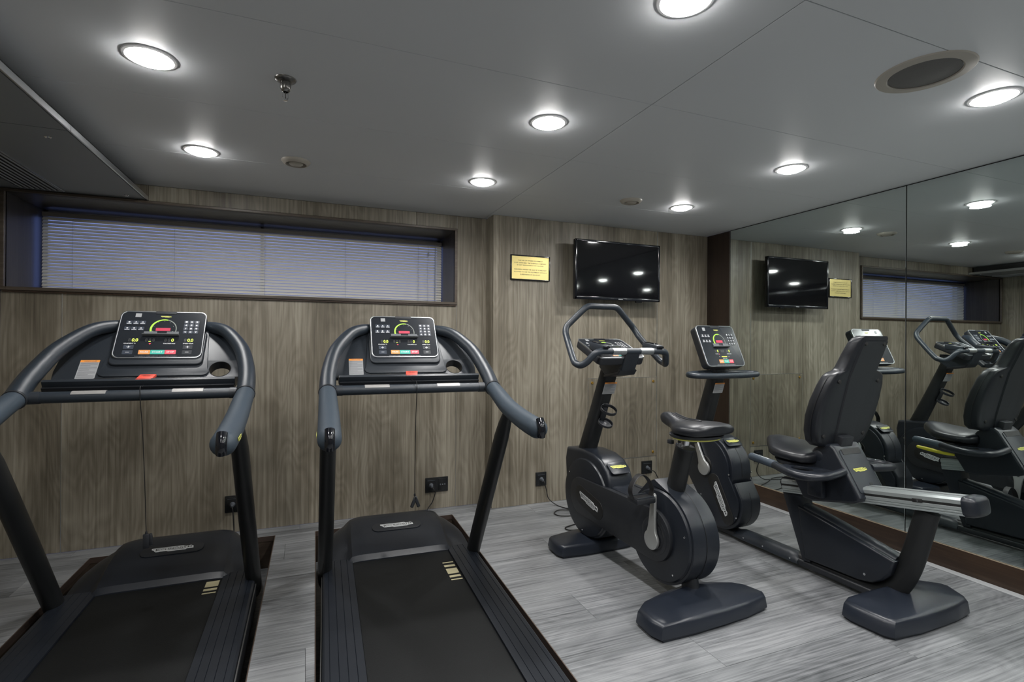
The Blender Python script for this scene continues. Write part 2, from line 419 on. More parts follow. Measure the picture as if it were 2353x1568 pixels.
# ceiling panels
cb = B(); cb.box(((XL+XM)/2, (YR+YB)/2, ZC+.07), (XM-XL+.3, YB-YR+.3, .08)); ce = struct('ceiling', cb, 'void')
ys = [YR]+[1.02+.68*k for k in range(-3, 4)]+[YB]
for (xa, xb) in ((XL, XC-.022), (XC-.022, XM)):
    for ya, yb_ in zip(ys[:-1], ys[1:]):
        g = .0022
        bb = B(); bb.box(((xa+xb)/2, (ya+yb_)/2, ZC+.012), (xb-xa-g, yb_-ya-g, .024), bev=.0012, seg=1)
        obj('ceiling_panel', bb, 'ceiling', ce, smooth=0)

# back wall, left (recessed) part with the window, right (forward) part
WX0, WX1, WZ0, WZ1 = -1.578, 1.043, 1.545, 2.085       # opening
RD = .41                                                  # recess depth
bb = B()
TH = .05
bb.box(((XL+XC)/2, YB+TH+.012, WZ0/2-.005), (XC-XL, TH, WZ0-.01)); bb.box(((XL+XC)/2, YB+TH+.012, (WZ1+ZC+.04)/2), (XC-XL, TH, ZC+.02-WZ1))
bb.box(((WX1+.01+XC)/2, YB+TH+.012, ZC/2), (XC-WX1-.01, TH, ZC)); bb.box(((XL-.15+WX0-.01)/2, YB+TH+.012, ZC/2), (WX0-.01-XL+.15, TH, ZC))
wb = struct('wall_back', bb, 'void')
def wpanel(parent, x0, x1, z0, z1, y, th=.035, g=.0016, name='wall_panel'):
    b2 = B(); b2.box(((x0+x1)/2, y+th/2, (z0+z1)/2), (x1-x0-g, th, z1-z0-g), bev=.0008, seg=1)
    return obj(name, b2, 'wall', parent, smooth=0)
FW = .019                                                 # window frame width
for x0, x1 in ((XL, -1.32), (-1.32, .76), (.76, WX1+FW)): wpanel(wb, x0, x1, 0, WZ0-FW, YB)
for x0, x1 in ((XL, -.9), (-.9, .755), (.755, WX1+FW)): wpanel(wb, x0, x1, WZ1+FW*.8, ZC, YB)
wpanel(wb, WX1+FW, 1.264, 0, ZC, YB)
b2 = B(); b2.box(((1.264+XC)/2, YB+.02, ZC/2), (XC-1.264, .03, ZC)); obj('wall_panel', b2, 'wall', wb, label='narrow filler panel in the corner')
wr = B(); wr.box(((XC+.04+XM)/2, YP+.075, ZC/2), (XM-XC-.04, .06, ZC)); wf = struct('wall_front', wr, 'void')
wf.name = 'wall_back_right'
b2 = B(); b2.box((XC+.010, YP+.097, ZC/2), (.020, .120, ZC), bev=.0008, seg=1); obj('return_panel', b2, 'wall', wf, smooth=0)
HX0, HX1, HZ0, HZ1 = 2.122, 2.79, .284, .955
for x0, x1 in ((XC, 2.118), (2.79, XM)): wpanel(wf, x0, x1, 0, ZC, YP)
wpanel(wf, 2.118, 2.79, HZ1, ZC, YP); wpanel(wf, 2.118, 2.79, 0, HZ0, YP)
hp = wpanel(wf, 2.118, 2.79, HZ0, HZ1, YP-.0015, name='access_hatch')
for x_ in (HX0+.035, HX1-.035):
    for z_ in (HZ0+.035, HZ1-.035):
        b2 = B(); b2.lathe([(.001, -.006), (.009, -.006), (.012, -.001), (.012, .003)], (x_, YP-.002, z_), 'y', 16)
        obj('brass_screw', b2, 'brassscrew', hp)
b2 = B(); b2.box((HX0-.003, YP-.0005, (HZ0+HZ1)/2), (.0025, .003, HZ1-HZ0)); b2.box((HX1+.001, YP-.0005, 1.1), (.0025, .003, 2.19)); b2.box(((HX0+HX1)/2, YP-.0005, HZ1+.001), (HX1-HX0, .003, .0025)); b2.box(((HX0+HX1)/2, YP-.0005, HZ0-.001), (HX1-HX0, .003, .0025)); b2.box((-1.32, YB-.0005, .76), (.0028, .003, 1.52)); b2.box((WX1+FW+.0, YB-.0003, 1.1), (.0012, .0016, 2.19))
obj('joint_strip', b2, 'alu', wf, smooth=0)

# window recess
b2 = B(); ym = YB+RD/2; t_ = .02
b2.box(((WX0+WX1)/2, ym, WZ1+t_/2), (WX1-WX0+.04, RD, t_)); b2.box(((WX0+WX1)/2, ym, WZ0-t_/2), (WX1-WX0+.04, RD, t_))
b2.box((WX0-t_/2, ym, (WZ0+WZ1)/2), (t_, RD, WZ1-WZ0)); b2.box((WX1+t_/2, ym, (WZ0+WZ1)/2), (t_, RD, WZ1-WZ0))
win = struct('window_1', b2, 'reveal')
b2 = B()
for (a, c, d, e) in ((WX0-.02, WX1+FW, WZ1, WZ1+FW*.8), (WX0-.02, WX1+FW, WZ0-FW, WZ0)):
    b2.box(((a+c)/2, YB-.004, (d+e)/2), (c-a, .030, e-d), bev=.0015, seg=1)
b2.box((WX1+FW/2, YB-.004, (WZ0+WZ1)/2), (FW, .030, WZ1-WZ0), bev=.0015, seg=1)
b2.box((WX0-.010, YB-.004, (WZ0+WZ1)/2), (.020, .030, WZ1-WZ0), bev=.0015, seg=1)
obj('window_frame', b2, 'frame', win, smooth=0)
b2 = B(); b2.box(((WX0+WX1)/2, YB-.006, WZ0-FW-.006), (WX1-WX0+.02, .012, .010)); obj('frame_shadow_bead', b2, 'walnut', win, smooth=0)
yb2 = YB+RD
b2 = B()   # outer window frame with a mullion
b2.box(((WX0+WX1)/2, yb2+.06, WZ1-.02), (WX1-WX0, .03, .05)); b2.box(((WX0+WX1)/2, yb2+.06, WZ0+.015), (WX1-WX0, .03, .04))
for x_ in (WX0+.011, -.30, WX1-.011): b2.box((x_, yb2+.06, (WZ0+WZ1)/2), (.022, .03, WZ1-WZ0))
obj('window_sash', b2, 'alu', win, smooth=0)
b2 = B(); b2.box(((WX0+WX1)/2, yb2+.06, (WZ0+WZ1)/2), (WX1-WX0, .004, WZ1-WZ0)); obj('pane', b2, 'glass', win, smooth=0)
b2 = B(); ye = yb2+.055   # reveal carries on to the glass
b2.box(((WX0+WX1)/2, ye, WZ1+t_/2), (WX1-WX0+.04, .11, t_)); b2.box(((WX0+WX1)/2, ye, WZ0-t_/2), (WX1-WX0+.04, .11, t_))
b2.box((WX0-t_/2, ye, (WZ0+WZ1)/2), (t_, .11, WZ1-WZ0)); b2.box((WX1+t_/2, ye, (WZ0+WZ1)/2), (t_, .11, WZ1-WZ0))
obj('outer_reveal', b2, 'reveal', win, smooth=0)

# left wall, rear wall, right wall (behind the mirror)
b2 = B(); b2.box((XL-.05, (YR+YB)/2, ZC/2), (.08, YB-YR, ZC)); wl = struct('wall_left', b2, 'void')
yy = YB
for k, wdt in enumerate((.32, 1.04, 1.04, 1.04, 1.04, .894)):
    b3 = B(); b3.box((XL-.006, yy-wdt/2, ZC/2), (.012, wdt-.002, ZC), bev=.0008, seg=1); obj('wall_panel', b3, 'wall', wl, smooth=0); yy -= wdt
b2 = B(); b2.box(((XL+XM)/2, YR-.04, ZC/2), (XM-XL+.1, .08, ZC)); struct('wall_rear', b2, 'rearwall')
b2 = B(); b2.box((XM+.05, (YR+YB)/2, ZC/2), (.08, YB-YR, ZC)); wrt = struct('wall_right', b2, 'void')
b3 = B(); b3.box((XM+.005, (YSTRIP+YP)/2, ZC/2), (.01, YP-YSTRIP, ZC)); obj('corner_strip', b3, 'walnut_v', wrt, smooth=0)
XMR = XM-.015
for ya, yb_ in ((YJ+.0025, YSTRIP-.012), (.35, YJ-.0025), (-1.2, .345)):
    b3 = B(); b3.box((XMR+.003, (ya+yb_)/2, (ZMB+ZC-.006)/2), (.006, yb_-ya, ZC-.006-ZMB), bev=.0012, seg=1)
    mo = obj('mirror_panel', b3, 'mirror', wrt, smooth=0)
b3 = B(); b3.box((XM-.004, (YSTRIP-1.2)/2, ZC/2+ZMB/2), (.008, YSTRIP+1.2, ZC-ZMB-.002)); obj('mirror_backing', b3, 'void', wrt, smooth=0)
b3 = B(); b3.box((XMR+.004, YSTRIP-.006, ZC/2+ZMB/2), (.008, .004, ZC-ZMB)); obj('mirror_edge_trim', b3, 'alu', wrt, smooth=0)
b2 = B(); b2.box((XM-.010, (YSTRIP+.02-1.2)/2, ZMB/2), (.024, YSTRIP+1.22, ZMB-.002), bev=.001, seg=1); bs = struct('baseboard_right', b2, 'walnut', smooth=0)
b2 = B(); b2.box((XM-.020, (YSTRIP+.02-1.2)/2, ZMB-.0005), (.004, YSTRIP+1.22, .0035)); obj('top_bead', b2, 'bead', bs, smooth=0)
b2 = B(); b2.box((XM-.045, (YSTRIP-1.2)/2, .0025), (.05, YSTRIP+1.2, .005), bev=.001, seg=1); struct('trim_1', b2, 'sticker', smooth=0)

# ------------------------------------------------------------------ left soffit (air handling unit)
SX, SZ = -.900, 2.105
so = thing('air_conditioning_soffit', 'low grey ceiling soffit with slotted air grille and pale metal edge above the window', 'soffit', (-1.25, 2.0, SZ))
for i, (ya, yb_) in enumerate(((-1.55, 2.642), (2.645, YB-.003))):
    b2 = B(); b2.box(((XL+SX)/2-.006, (ya+yb_)/2, SZ+.007), (SX-XL-.016, yb_-ya-.002, .012)); obj('soffit_panel', b2, 'soffit', so, smooth=0)
    b2 = B(); b2.box((SX-.004, (ya+yb_)/2, SZ+.012), (.008, yb_-ya-.002, .026), bev=.001, seg=1); obj('edge_profile', b2, 'alu', so, smooth=0)
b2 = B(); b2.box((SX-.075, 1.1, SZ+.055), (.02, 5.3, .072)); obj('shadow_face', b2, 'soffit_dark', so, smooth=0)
b2 = B(); b2.flat([rrect(-.40, -.014, .40, .014, .013), ], frame((SX-.0645, 3.15, SZ+.052), (0, 1, 0), (0, 0, 1)), .003); obj('recessed_slot', b2, 'ink', so, smooth=0)
gr = B()
for x_ in (-1.295, -1.502): gr.box((x_, 1.2, SZ-.001), (.006, 5.04, .008))
gr.box((-1.398, 3.722, SZ-.001), (.2, .006, .008)); go = obj('air_grille', gr, 'alu', so, smooth=0)
b2 = B(); b2.box((-1.398, 1.2, SZ+.0004), (.20, 5.04, .0012)); obj('grille_gap', b2, 'ink', go, smooth=0)
for k in range(8):
    b2 = B(); b2.box((-1.485+k*.025, 1.2, SZ-.003), (.011, 5.03, .006), rot=Matrix.Rotation(R(25), 3, 'Y')); obj('grille_slat', b2, 'grille', go, smooth=0)
for yq, xq in ((2.756, -1.017), (3.686, -.990)):
    b2 = B(); b2.lathe([(.001, -.004), (.008, -.005), (.013, -.001), (.013, .002)], (xq, yq, SZ), 'z', 16); obj('quarter_turn_screw', b2, 'chrome', so)

# ------------------------------------------------------------------ ceiling fittings
lights = []
names = {(0, 0): 'front', }
LX = (-.492, .972, 2.447); LY = {-.492: (2.987, 2.065, 1.144, .25, -.65), .972: (2.906, 2.010, 1.144, .25, -.65), 2.447: (2.910, 2.033, 1.144, .25, -.65)}
LL = {(-.492, 2.987): 'round white recessed downlight beside the ceiling air valve, above the left treadmill',
      (-.492, 2.065): 'large oval-looking recessed downlight in the upper left, left of the sprinkler',
      (.972, 2.906): 'small round recessed downlight near the corner step of the back wall',
      (.972, 2.010): 'round recessed downlight above the right treadmill, middle of the picture',
      (.972, 1.144): 'round recessed downlight cut off by the top edge of the picture',
      (2.447, 2.910): 'small round recessed downlight above the television, right of the small air valve',
      (2.447, 2.033): 'round recessed downlight above the bikes, between television and mirror',
      (2.447, 1.144): 'bright recessed downlight at upper right beside the ceiling loudspeaker'}
lens_me = B().lathe([(.001, -.020), (.020, -.0195), (.042, -.017), (.056, -.011), (.062, -.003), (.062, .004)], seg=36).mesh('lens')
lens_me.materials.append(MT['lens'])
rim_me = B().lathe([(.064, .006), (.064, -.002), (.070, -.005), (.078, -.003), (.080, .0), (.080, .006)], seg=40).mesh('rim'); rim_me.materials.append(MT['rim'])
for lx in LX:
    for ly in LY[lx]:
        lab = LL.get((lx, ly)) or ('round recessed downlight out of view, %s row, %s' % ({-.492: 'left', .972: 'middle', 2.447: 'mirror side'}[lx], {1.144: 'just above the top edge of the picture', .25: 'almost straight above the viewer', -.65: 'furthest back behind the viewer'}[ly]))
        t_o = thing('downlight', lab, 'ceiling light', (lx, ly, ZC), group='recessed round downlights')
        for nm, me in (('lens', lens_me), ('trim_ring', rim_me)):
            o = bpy.data.objects.new(nm, me); COL.objects.link(o); o.parent = t_o
        ld = bpy.data.lights.new('downlight_lamp', 'AREA'); ld.shape = 'DISK'; ld.size = .11; ld.energy = LAMP_WATTS*{-.492: .62, .972: 1.05, 2.447: 1.2}[lx]; ld.color = (1, .99, .975); ld.spread = R(165)
        lo = bpy.data.objects.new('downlight_lamp', ld); COL.objects.link(lo); lo.parent = t_o; lo.location = (0, 0, -.026)
def air_valve(x, y, lab):
    v = thing('air_valve', lab, 'air valve', (x, y, ZC), group='round ceiling air valves')
    b2 = B(); b2.lathe([(.046, .004), (.047, -.012), (.052, -.019), (.064, -.014), (.073, -.002), (.073, .004)], (x, y, ZC), 'z', 40); obj('outer_ring', b2, 'vent', v)
    b2 = B(); b2.lathe([(.001, -.022), (.028, -.021), (.036, -.015), (.036, -.009), (.014, -.004), (.014, .004)], (x, y, ZC), 'z', 32); obj('valve_disc', b2, 'vent', v)
    b2 = B(); b2.lathe([(.001, -.001), (.047, -.001), (.047, .002)], (x, y, ZC), 'z', 32); obj('dark_throat', b2, 'ink', v)
air_valve(-.051, 2.960, 'round beige ceiling air valve between the left downlights and the sprinkler')
air_valve(2.018, 2.900, 'round beige ceiling air valve left of the small downlight over the television')
sp = thing('ceiling_speaker', 'large round flush ceiling loudspeaker with grey mesh at upper right', 'loudspeaker', (2.007, 1.136, ZC))
b2 = B(); b2.lathe([(.105, .004), (.105, -.004), (.109, -.007), (.140, -.004), (.144, .0), (.144, .004)], (2.007, 1.136, ZC), 'z', 56); obj('trim_ring', b2, 'vent', sp)
b2 = B(); b2.lathe([(.001, -.009), (.06, -.0075), (.103, -.003), (.104, .003)], (2.007, 1.136, ZC), 'z', 56); obj('mesh_cover', b2, 'spk', sp)
sx_, sy_ = -.072, 2.045
sk = thing('fire_sprinkler', 'small steel fire sprinkler head hanging from the ceiling between the left downlights', 'sprinkler', (sx_, sy_, ZC))
b2 = B(); b2.lathe([(.015, -.012), (.020, -.012), (.034, -.006), (.037, -.001), (.037, .003)], (sx_, sy_, ZC), 'z', 36); obj('escutcheon', b2, 'steel', sk)
b2 = B(); b2.lathe([(.014, .0), (.0185, -.014), (.0185, -.036), (.014, -.044), (.010, -.048), (.010, .0)], (sx_, sy_, ZC), 'z', 24); obj('body_nut', b2, 'steel', sk)
b2 = B()
for a in (0, 180):
    c_, s_ = math.cos(R(a+30)), math.sin(R(a+30))
    b2.tube([(sx_+.007*c_, sy_+.007*s_, ZC-.046), (sx_+.010*c_, sy_+.010*s_, ZC-.058), (sx_+.009*c_, sy_+.009*s_, ZC-.068), (sx_+.001*c_, sy_+.001*s_, ZC-.074)], .002, 8, 4)
b2.lathe([(.001, -.080), (.008, -.079), (.008, -.077), (.003, -.076), (.003, -.072)], (sx_, sy_, ZC), 'z', 16); obj('yoke', b2, 'chrome', sk)
b2 = B(); b2.tube([(sx_, sy_, ZC-.048), (sx_, sy_, ZC-.071)], .0022, 8, 1); obj('glass_bulb', b2, 'steel', sk)

# ------------------------------------------------------------------ blind
BX0, BX1, BZ0, BZ1, BY = -1.556, 1.036, WZ0+.004, 2.060, YB+RD-.03
bl = thing('venetian_blind', 'wide pale aluminium venetian blind filling the window recess, slats closed', 'blind', ((BX0+BX1)/2, BY, BZ0))
b2 = B(); b2.box(((BX0+BX1)/2, BY, BZ1-.014), (BX1-BX0, .030, .028), bev=.002, seg=1); obj('head_rail', b2, 'blindrail', bl, smooth=0)
NS = 22; pitch = (BZ1-.034-BZ0-.012)/NS
sm = B(); W_ = .0125; tilt = R(56)
ring = [(-W_, -.0), (-W_*.5, .0009), (0, .0014), (W_*.5, .0009), (W_, 0)]
prof = [(p[0]*math.cos(tilt)-p[1]*math.sin(tilt), p[0]*math.sin(tilt)+p[1]*math.cos(tilt)) for p in ring]
prof = prof+[(p[0]+.0003, p[1]-.0003) for p in prof[::-1]]
sm.poly(prof, 'x', -(BX1-BX0)/2, (BX1-BX0)/2)
sl_me = sm.mesh('slat', 60); sl_me.materials.append(MT['slat'])
for k in range(NS):
    o = bpy.data.objects.new('slat', sl_me); COL.objects.link(o); o.parent = bl; o.location = (0, 0, .016+pitch*(k+.5)); o.rotation_euler = (R(random.uniform(-1.2, 1.2)), 0, 0)
b2 = B(); b2.box(((BX0+BX1)/2, BY, BZ0+.006), (BX1-BX0, .022, .010), bev=.002, seg=1); obj('bottom_rail', b2, 'slat', bl, smooth=0)
for x_ in (BX0+.16, BX0+.72, BX0+1.28, BX0+1.84, BX0+2.40):
    b2 = B()
    for dy in (-.0125, .0125): b2.tube([(x_, BY+dy, BZ0), (x_, BY+dy, BZ1-.02)], .0009, 6, 1)
    obj('ladder_cord', b2, 'blindcord', bl)
b2 = B(); b2.tube([(BX1-.055, BY-.022, BZ1-.04), (BX1-.055, BY-.024, BZ0+.01)], .0032, 8, 1, cap='round'); obj('tilt_wand', b2, 'blindcord', bl)
b2 = B(); b2.tube([(BX1-.115, BY-.020, BZ1-.03), (BX1-.113, BY-.022, BZ1-.09), (BX1-.117, BY-.022, BZ1-.2), (BX1-.113, BY-.02, BZ0+.02)], .0011, 6, 4); b2.box((BX1-.113, BY-.024, BZ1-.105), (.012, .010, .030), bev=.003, seg=1); obj('pull_cord', b2, 'blindcord', bl)

# ------------------------------------------------------------------ television and notice
TX0, TX1, TZ0, TZ1, TY = 1.926, 2.722, 1.584, 2.051, 3.50
tv = thing('television', 'black flat wall television switched off, showing reflections of the lamps', 'television', ((TX0+TX1)/2, TY+.1, TZ0))
b2 = B(); b2.box(((TX0+TX1)/2, TY+.018, (TZ0+TZ1)/2), (TX1-TX0, .030, TZ1-TZ0), bev=.006, seg=3); obj('casing', b2, 'tvbody', tv)
fbz = .017
for nm, (a, c, d, e) in (('bezel', (TX0, TX1, TZ1-fbz, TZ1)), ('bezel', (TX0, TX1, TZ0, TZ0+.024)), ('bezel', (TX0, TX0+fbz, TZ0, TZ1)), ('bezel', (TX1-fbz, TX1, TZ0, TZ1))):
    b2 = B(); b2.box(((a+c)/2, TY+.002, (d+e)/2), (c-a, .010, e-d), bev=.0035, seg=3); obj('bezel', b2, 'tvbody', tv)
b2 = B(); b2.box(((TX0+TX1)/2, TY+.0025, (TZ0+TZ1)/2), (TX1-TX0-.02, .003, TZ1-TZ0-.03)); obj('display', b2, 'tvscreen', tv, smooth=0)
b2 = B(); text_fit(b2, 'SAMSUNG', frame(((TX0+TX1)/2+.015, TY-.0036, TZ0+.011), (1, 0, 0), (0, 0, 1)), -.020, .020, -.0028, .0028); obj('maker_lettering', b2, 'print', tv, smooth=0)
b2 = B(); b2.box((TX1-.2, TY+.015, TZ0-.004), (.055, .02, .012), bev=.003); obj('sensor_pod', b2, 'tvbody', tv)
b2 = B(); b2.box(((TX0+TX1)/2, TY+.05, (TZ0+TZ1)/2), (.42, .035, .26), bev=.008); obj('rear_housing', b2, 'black', tv)
b2 = B(); b2.box(((TX0+TX1)/2, YP-.004, (TZ0+TZ1)/2), (.30, .006, .20)); b2.box(((TX0+TX1)/2, (TY+.06+YP)/2, (TZ0+TZ1)/2), (.05, YP-TY-.06, .09)); obj('wall_bracket', b2, 'black', tv)
PX0, PX1, PZ0, PZ1 = 1.436, 1.764, 1.720, 1.911
pq = thing('notice_plaque', 'small brass safety notice plaque in a dark frame, left of the television', 'plaque', ((PX0+PX1)/2, YP, PZ0))
b2 = B()
fwid = .009
for (a, c, d, e) in ((PX0, PX1, PZ1-fwid, PZ1), (PX0, PX1, PZ0, PZ0+fwid), (PX0, PX0+fwid, PZ0, PZ1), (PX1-fwid, PX1, PZ0, PZ1)):
    b2.box(((a+c)/2, YP-.009, (d+e)/2), (c-a, .016, e-d), bev=.002, seg=2)
obj('plaque_frame', b2, 'tvbody', pq)
b2 = B(); b2.box(((PX0+PX1)/2, YP-.010, (PZ0+PZ1)/2), (PX1-PX0-.014, .006, PZ1-PZ0-.014), bev=.001, seg=1); obj('brass_sheet', b2, 'brass', pq, smooth=0)
b2 = B(); Mp = frame(((PX0+PX1)/2, YP-.0135, (PZ0+PZ1)/2), (1, 0, 0), (0, 0, 1))
for txt, hw, zc in (('THE USE OF FITNESS EQUIPMENT', .103, .054), ('IS AT OWN RISK. THE SHIPPING COMPANY', .133, .036), ('IS NOT RESPONSIBLE FOR INJURIES.', .112, .018), ('CHILDREN UNDER THE AGE OF 18 ARE NOT', .136, -.014), ('ALLOWED TO USE THE EQUIPMENT WITHOUT', .138, -.033), ('SUPERVISION OF AN ADULT.', .085, -.052)):
    text_fit(b2, txt, Mp, -hw, hw, zc-.0045, zc+.0045, .01)
obj('engraved_text', b2, 'ink', pq, smooth=0)

# ------------------------------------------------------------------ badge and console builders
BADGE = [(0, .189), (.729, .19), (.781, .157), (.873, .155), (.919, .17), (.988, .125), (1, .036), (.839, .035), (.816, 0), (.406, 0), (.36, .031), (.199, .030), (.185, .02), (.118, .022), (.072, .065), (.072, .094), (.006, .131)]
def badge(parent, o, u, v, width, mat='silver', plate=True, name='badge'):
    """name badge: cut-out plate with dark letters; o centre, u reading direction, v up"""
    Mb = frame(o, u, v) @ Matrix.Diagonal((width, width, width, 1)) @ Matrix.Translation((-.5, -.095, 0))
    b2 = B()
    b2.flat([BADGE], Mb, .012); po = obj(name, b2, mat, parent, smooth=0)
    b2 = B(); Mt = Mb @ Matrix.Translation((0, 0, .014))
    def bar(a, c, d, e): b2.flat([[(a, d), (c, d), (c, e), (a, e)]], Mt, .0006)
    bar(.03, .62, .152, .164); bar(.108, .130, .058, .155); bar(.415, .79, .038, .050)
    text_fit(b2, 'ECHNO', Mt, .145, .645, .072, .130, .018); text_fit(b2, 'G', Mt, .655, .745, .070, .152, .022)
    text_fit(b2, 'Y', Mt, .752, .832, .048, .134, .015); text_fit(b2, 'M', Mt, .852, .955, .078, .134, .015)
    obj('badge_lettering', b2, 'ink', po, smooth=0)
    return po
def console(parent, cen, u, v, w_, h_, kind='run', depth=.040):
    """control console: face centre cen, reading direction u, up v"""
    Mc = frame(cen, u, v); hw, hh = w_/2, h_/2
    hs = B(); hs.flat([rrect(-hw+.001, -hh+.001, hw-.001, hh-.001, .030)], Mc @ Matrix.Translation((0, 0, -depth)), depth-.004, bev=.010, res=2)
    ho = obj('console_housing', hs, 'black', parent)
    bz = B(); bz.flat([rrect(-hw, -hh, hw, hh, .030), rrect(-hw+.0055, -hh+.0055, hw-.0055, hh-.0055, .026)], Mc @ Matrix.Translation((0, 0, -.008)), .0085, bev=.0015, res=1)
    obj('silver_bezel', bz, 'alu', ho)
    fc = B(); fc.flat([rrect(-hw+.005, -hh+.005, hw-.005, hh-.005, .026)], Mc @ Matrix.Translation((0, 0, -.006)), .0048)
    obj('display_face', fc, 'screen', ho, smooth=0)
    def at(s_, t_): return (s_-.5)*w_, (t_-.5)*h_
    def rect(bld, s0, s1, t0, t1, d=.0012, r=.001, z=-.0012):
        x0, y0 = at(s0, t0); x1, y1 = at(s1, t1); bld.flat([rrect(x0, y0, x1, y1, r, 2)], Mc @ Matrix.Translation((0, 0, z)), d)
    Mt = Mc @ Matrix.Translation((0, 0, .0006))
    def tx(bld, txt, s0, s1, t0, t1, bold=.02):
        x0, y0 = at(s0, t0); x1, y1 = at(s1, t1); text_fit(bld, txt, Mt, x0, x1, y0, y1, bold)
    pr = B()
    # sticker, top notch, little badge
    b2 = B(); rect(b2, .165, .232, .865, .945); obj('blank_sticker', b2, 'sticker', ho, smooth=0)
    b2 = B(); rect(b2, .385, .635, .945, .998, .002, .005); obj('top_tab', b2, 'black', ho, smooth=0)
    x_, y_ = at(.515, .885); badge(ho, Mc @ Vector((x_, y_, -.001)), u, v, w_*.125, 'yellow', name='small_badge')
    run = kind == 'run'
    km = 'key' if run else 'key'
    # programme keys
    for row, (t_, ss) in enumerate(((.745, (.113, .188, .264)), (.615, (.105, .181, .257)))):
        for s_ in ss:
            b2 = B(); rect(b2, s_-.033, s_+.033, t_-.038, t_+.038); obj('programme_key', b2, 'key' if run else 'keyfaint', ho, smooth=0)
            x_, y_ = at(s_, t_+.008)
            if (row+int(s_*100)) % 2: pr.flat([circ(x_, y_, .0042, 10)], Mt, .0004)
            else: pr.flat([[(x_-.006, y_-.003), (x_+.006, y_-.003), (x_, y_+.005)]], Mt, .0004)
            rect(pr, s_-.026, s_+.026, t_-.028, t_-.018, .0004, .0003, .0004)
    # keypad
    keys = ['1', '2', '3', '4', '5', '6', '7', '8', '9', '<', '0', 'v']
    for k, ch in enumerate(keys):
        s_ = .768+.063*(k % 3); t_ = .770-.074*(k//3)
        b2 = B(); rect(b2, s_-.026, s_+.026, t_-.031, t_+.031); obj('number_key', b2, 'key' if run else 'keyfaint', ho, smooth=0)
        tx(pr, ch, s_-.012, s_+.012, t_-.016, t_+.018, .03)
    # gauge arc: bright green tapering to grey
    cx_, cy_ = at(.510, .605); ro = .0545*w_/.354
    def arc(a0, a1, w0, w1, mat, nm):
        n = 18; o_, i_ = [], []
        for k in range(n+1):
            a = R(a0+(a1-a0)*k/n); wd = w0+(w1-w0)*k/n
            o_.append((cx_+ro*math.cos(a), cy_+(ro*1.08)*math.sin(a))); i_.append((cx_+(ro-wd)*math.cos(a), cy_+(ro*1.08-wd)*math.sin(a)))
        b3 = B(); b3.flat([o_+i_[::-1]], Mc @ Matrix.Translation((0, 0, -.0012)), .0016); obj(nm, b3, mat, ho, smooth=0)
    arc(200, 75, .0085, .0050, 'litgreen', 'gauge_arc'); arc(73, -20, .0050, .0035, 'gaugegrey', 'gauge_arc')
    for a in (195, 160, 125, 90, 55, 20, -15):
        pr.flat([circ(cx_+(ro-.013)*math.cos(R(a)), cy_+(ro-.011)*1.08*math.sin(R(a)), .0009, 6)], Mt, .0004)
    b2 = B(); rect(b2, .425, .592, .572, .632); obj('red_display', b2, 'reddisp', ho, smooth=0)
    # tablet ledge of clear plastic
    b2 = B()
    for s0, s1 in ((.30, .45), (.56, .70)):
        x0, y0 = at(s0, .475); x1, y1 = at(s1, .545); b2.box(Mc @ Vector(((x0+x1)/2, (y0+y1)/2, .004)), (abs(x1-x0), y1-y0, .006), rot=Mc.to_3x3(), bev=.002, seg=1)
    x0, y0 = at(.29, .455); x1, y1 = at(.71, .475); b2.box(Mc @ Vector(((x0+x1)/2, (y0+y1)/2, .010)), (x1-x0, .006, .018), rot=Mc.to_3x3(), bev=.002, seg=1)
    obj('tablet_ledge', b2, 'clear', ho)
    gh, li = B(), B()
    if run:
        for s0, n_, litn in ((.145, 3, 2), (.330, 3, 0), (.545, 3, 1), (.770, 3, 2)):
            for k in range(n_):
                s_ = s0+.040*k; lit = k >= n_-litn
                tx(li if lit else gh, '0' if lit else '8', s_, s_+.030, .335, .405, .02)
            if litn == 2: x_, y_ = at(s0+.040*2-.0045, .336); li.flat([circ(x_, y_, .0015, 6)], Mt, .0004)
        li.flat([[at(.372, .335), at(.398, .335), at(.398, .345), at(.372, .345)]], Mt, .0004)
        tx(pr, 'GRADIENT %', .105, .235, .288, .310); tx(pr, 'CALORIES kcal', .540, .675, .288, .310); tx(pr, 'SPEED km/h', .765, .885, .288, .310)
        for s_, mk in ((.165, 'key'), (.825, 'keyfaint')):
            for t_, sy in ((.225, '+'), (.118, '-')):
                b2 = B(); rect(b2, s_-.055, s_+.055, t_-.042, t_+.042, r=.002); obj('adjust_key', b2, mk, ho, smooth=0)
                x_, y_ = at(s_, t_); pr.flat([[(x_-.0075, y_-.0013), (x_+.0075, y_-.0013), (x_+.0075, y_+.0013), (x_-.0075, y_+.0013)]], Mt, .0004)
                if sy == '+': pr.flat([[(x_-.0013, y_-.0065), (x_+.0013, y_-.0065), (x_+.0013, y_+.0065), (x_-.0013, y_+.0065)]], Mt, .0005)
        bs_ = ((.285, .412, 'orange', 'PAUSE'), (.415, .572, 'teal', 'START'), (.575, .700, 'red', 'STOP'))
    else:
        for s0, lit_ in ((.30, 1), (.45, 0), (.60, 1)):
            tx(gh, '88', s0, s0+.055, .335, .395)
            tx(li if lit_ else gh, '0' if lit_ else '8', s0+.062, s0+.088, .335, .400, .04)
        tx(pr, 'POWER watt', .295, .395, .288, .308); tx(pr, 'SPEED RPM', .595, .710, .288, .308); tx(pr, 'EFFORT LEVEL', .45, .56, .180, .200)
        x0, y0 = at(.43, .222); x1, y1 = at(.57, .238); li.flat([[(x0, y0), (x1, y0), (x1, y1), (x0, y1)]], Mt, .0005)
        tx(pr, '-', .365, .385, .226, .234); tx(pr, '+', .612, .632, .220, .240)
        bs_ = ((.335, .450, 'orange', 'PAUSE'), (.453, .590, 'teal', 'START'), (.593, .705, 'red', 'STOP'))
    x_, y_ = at(.392, .292)
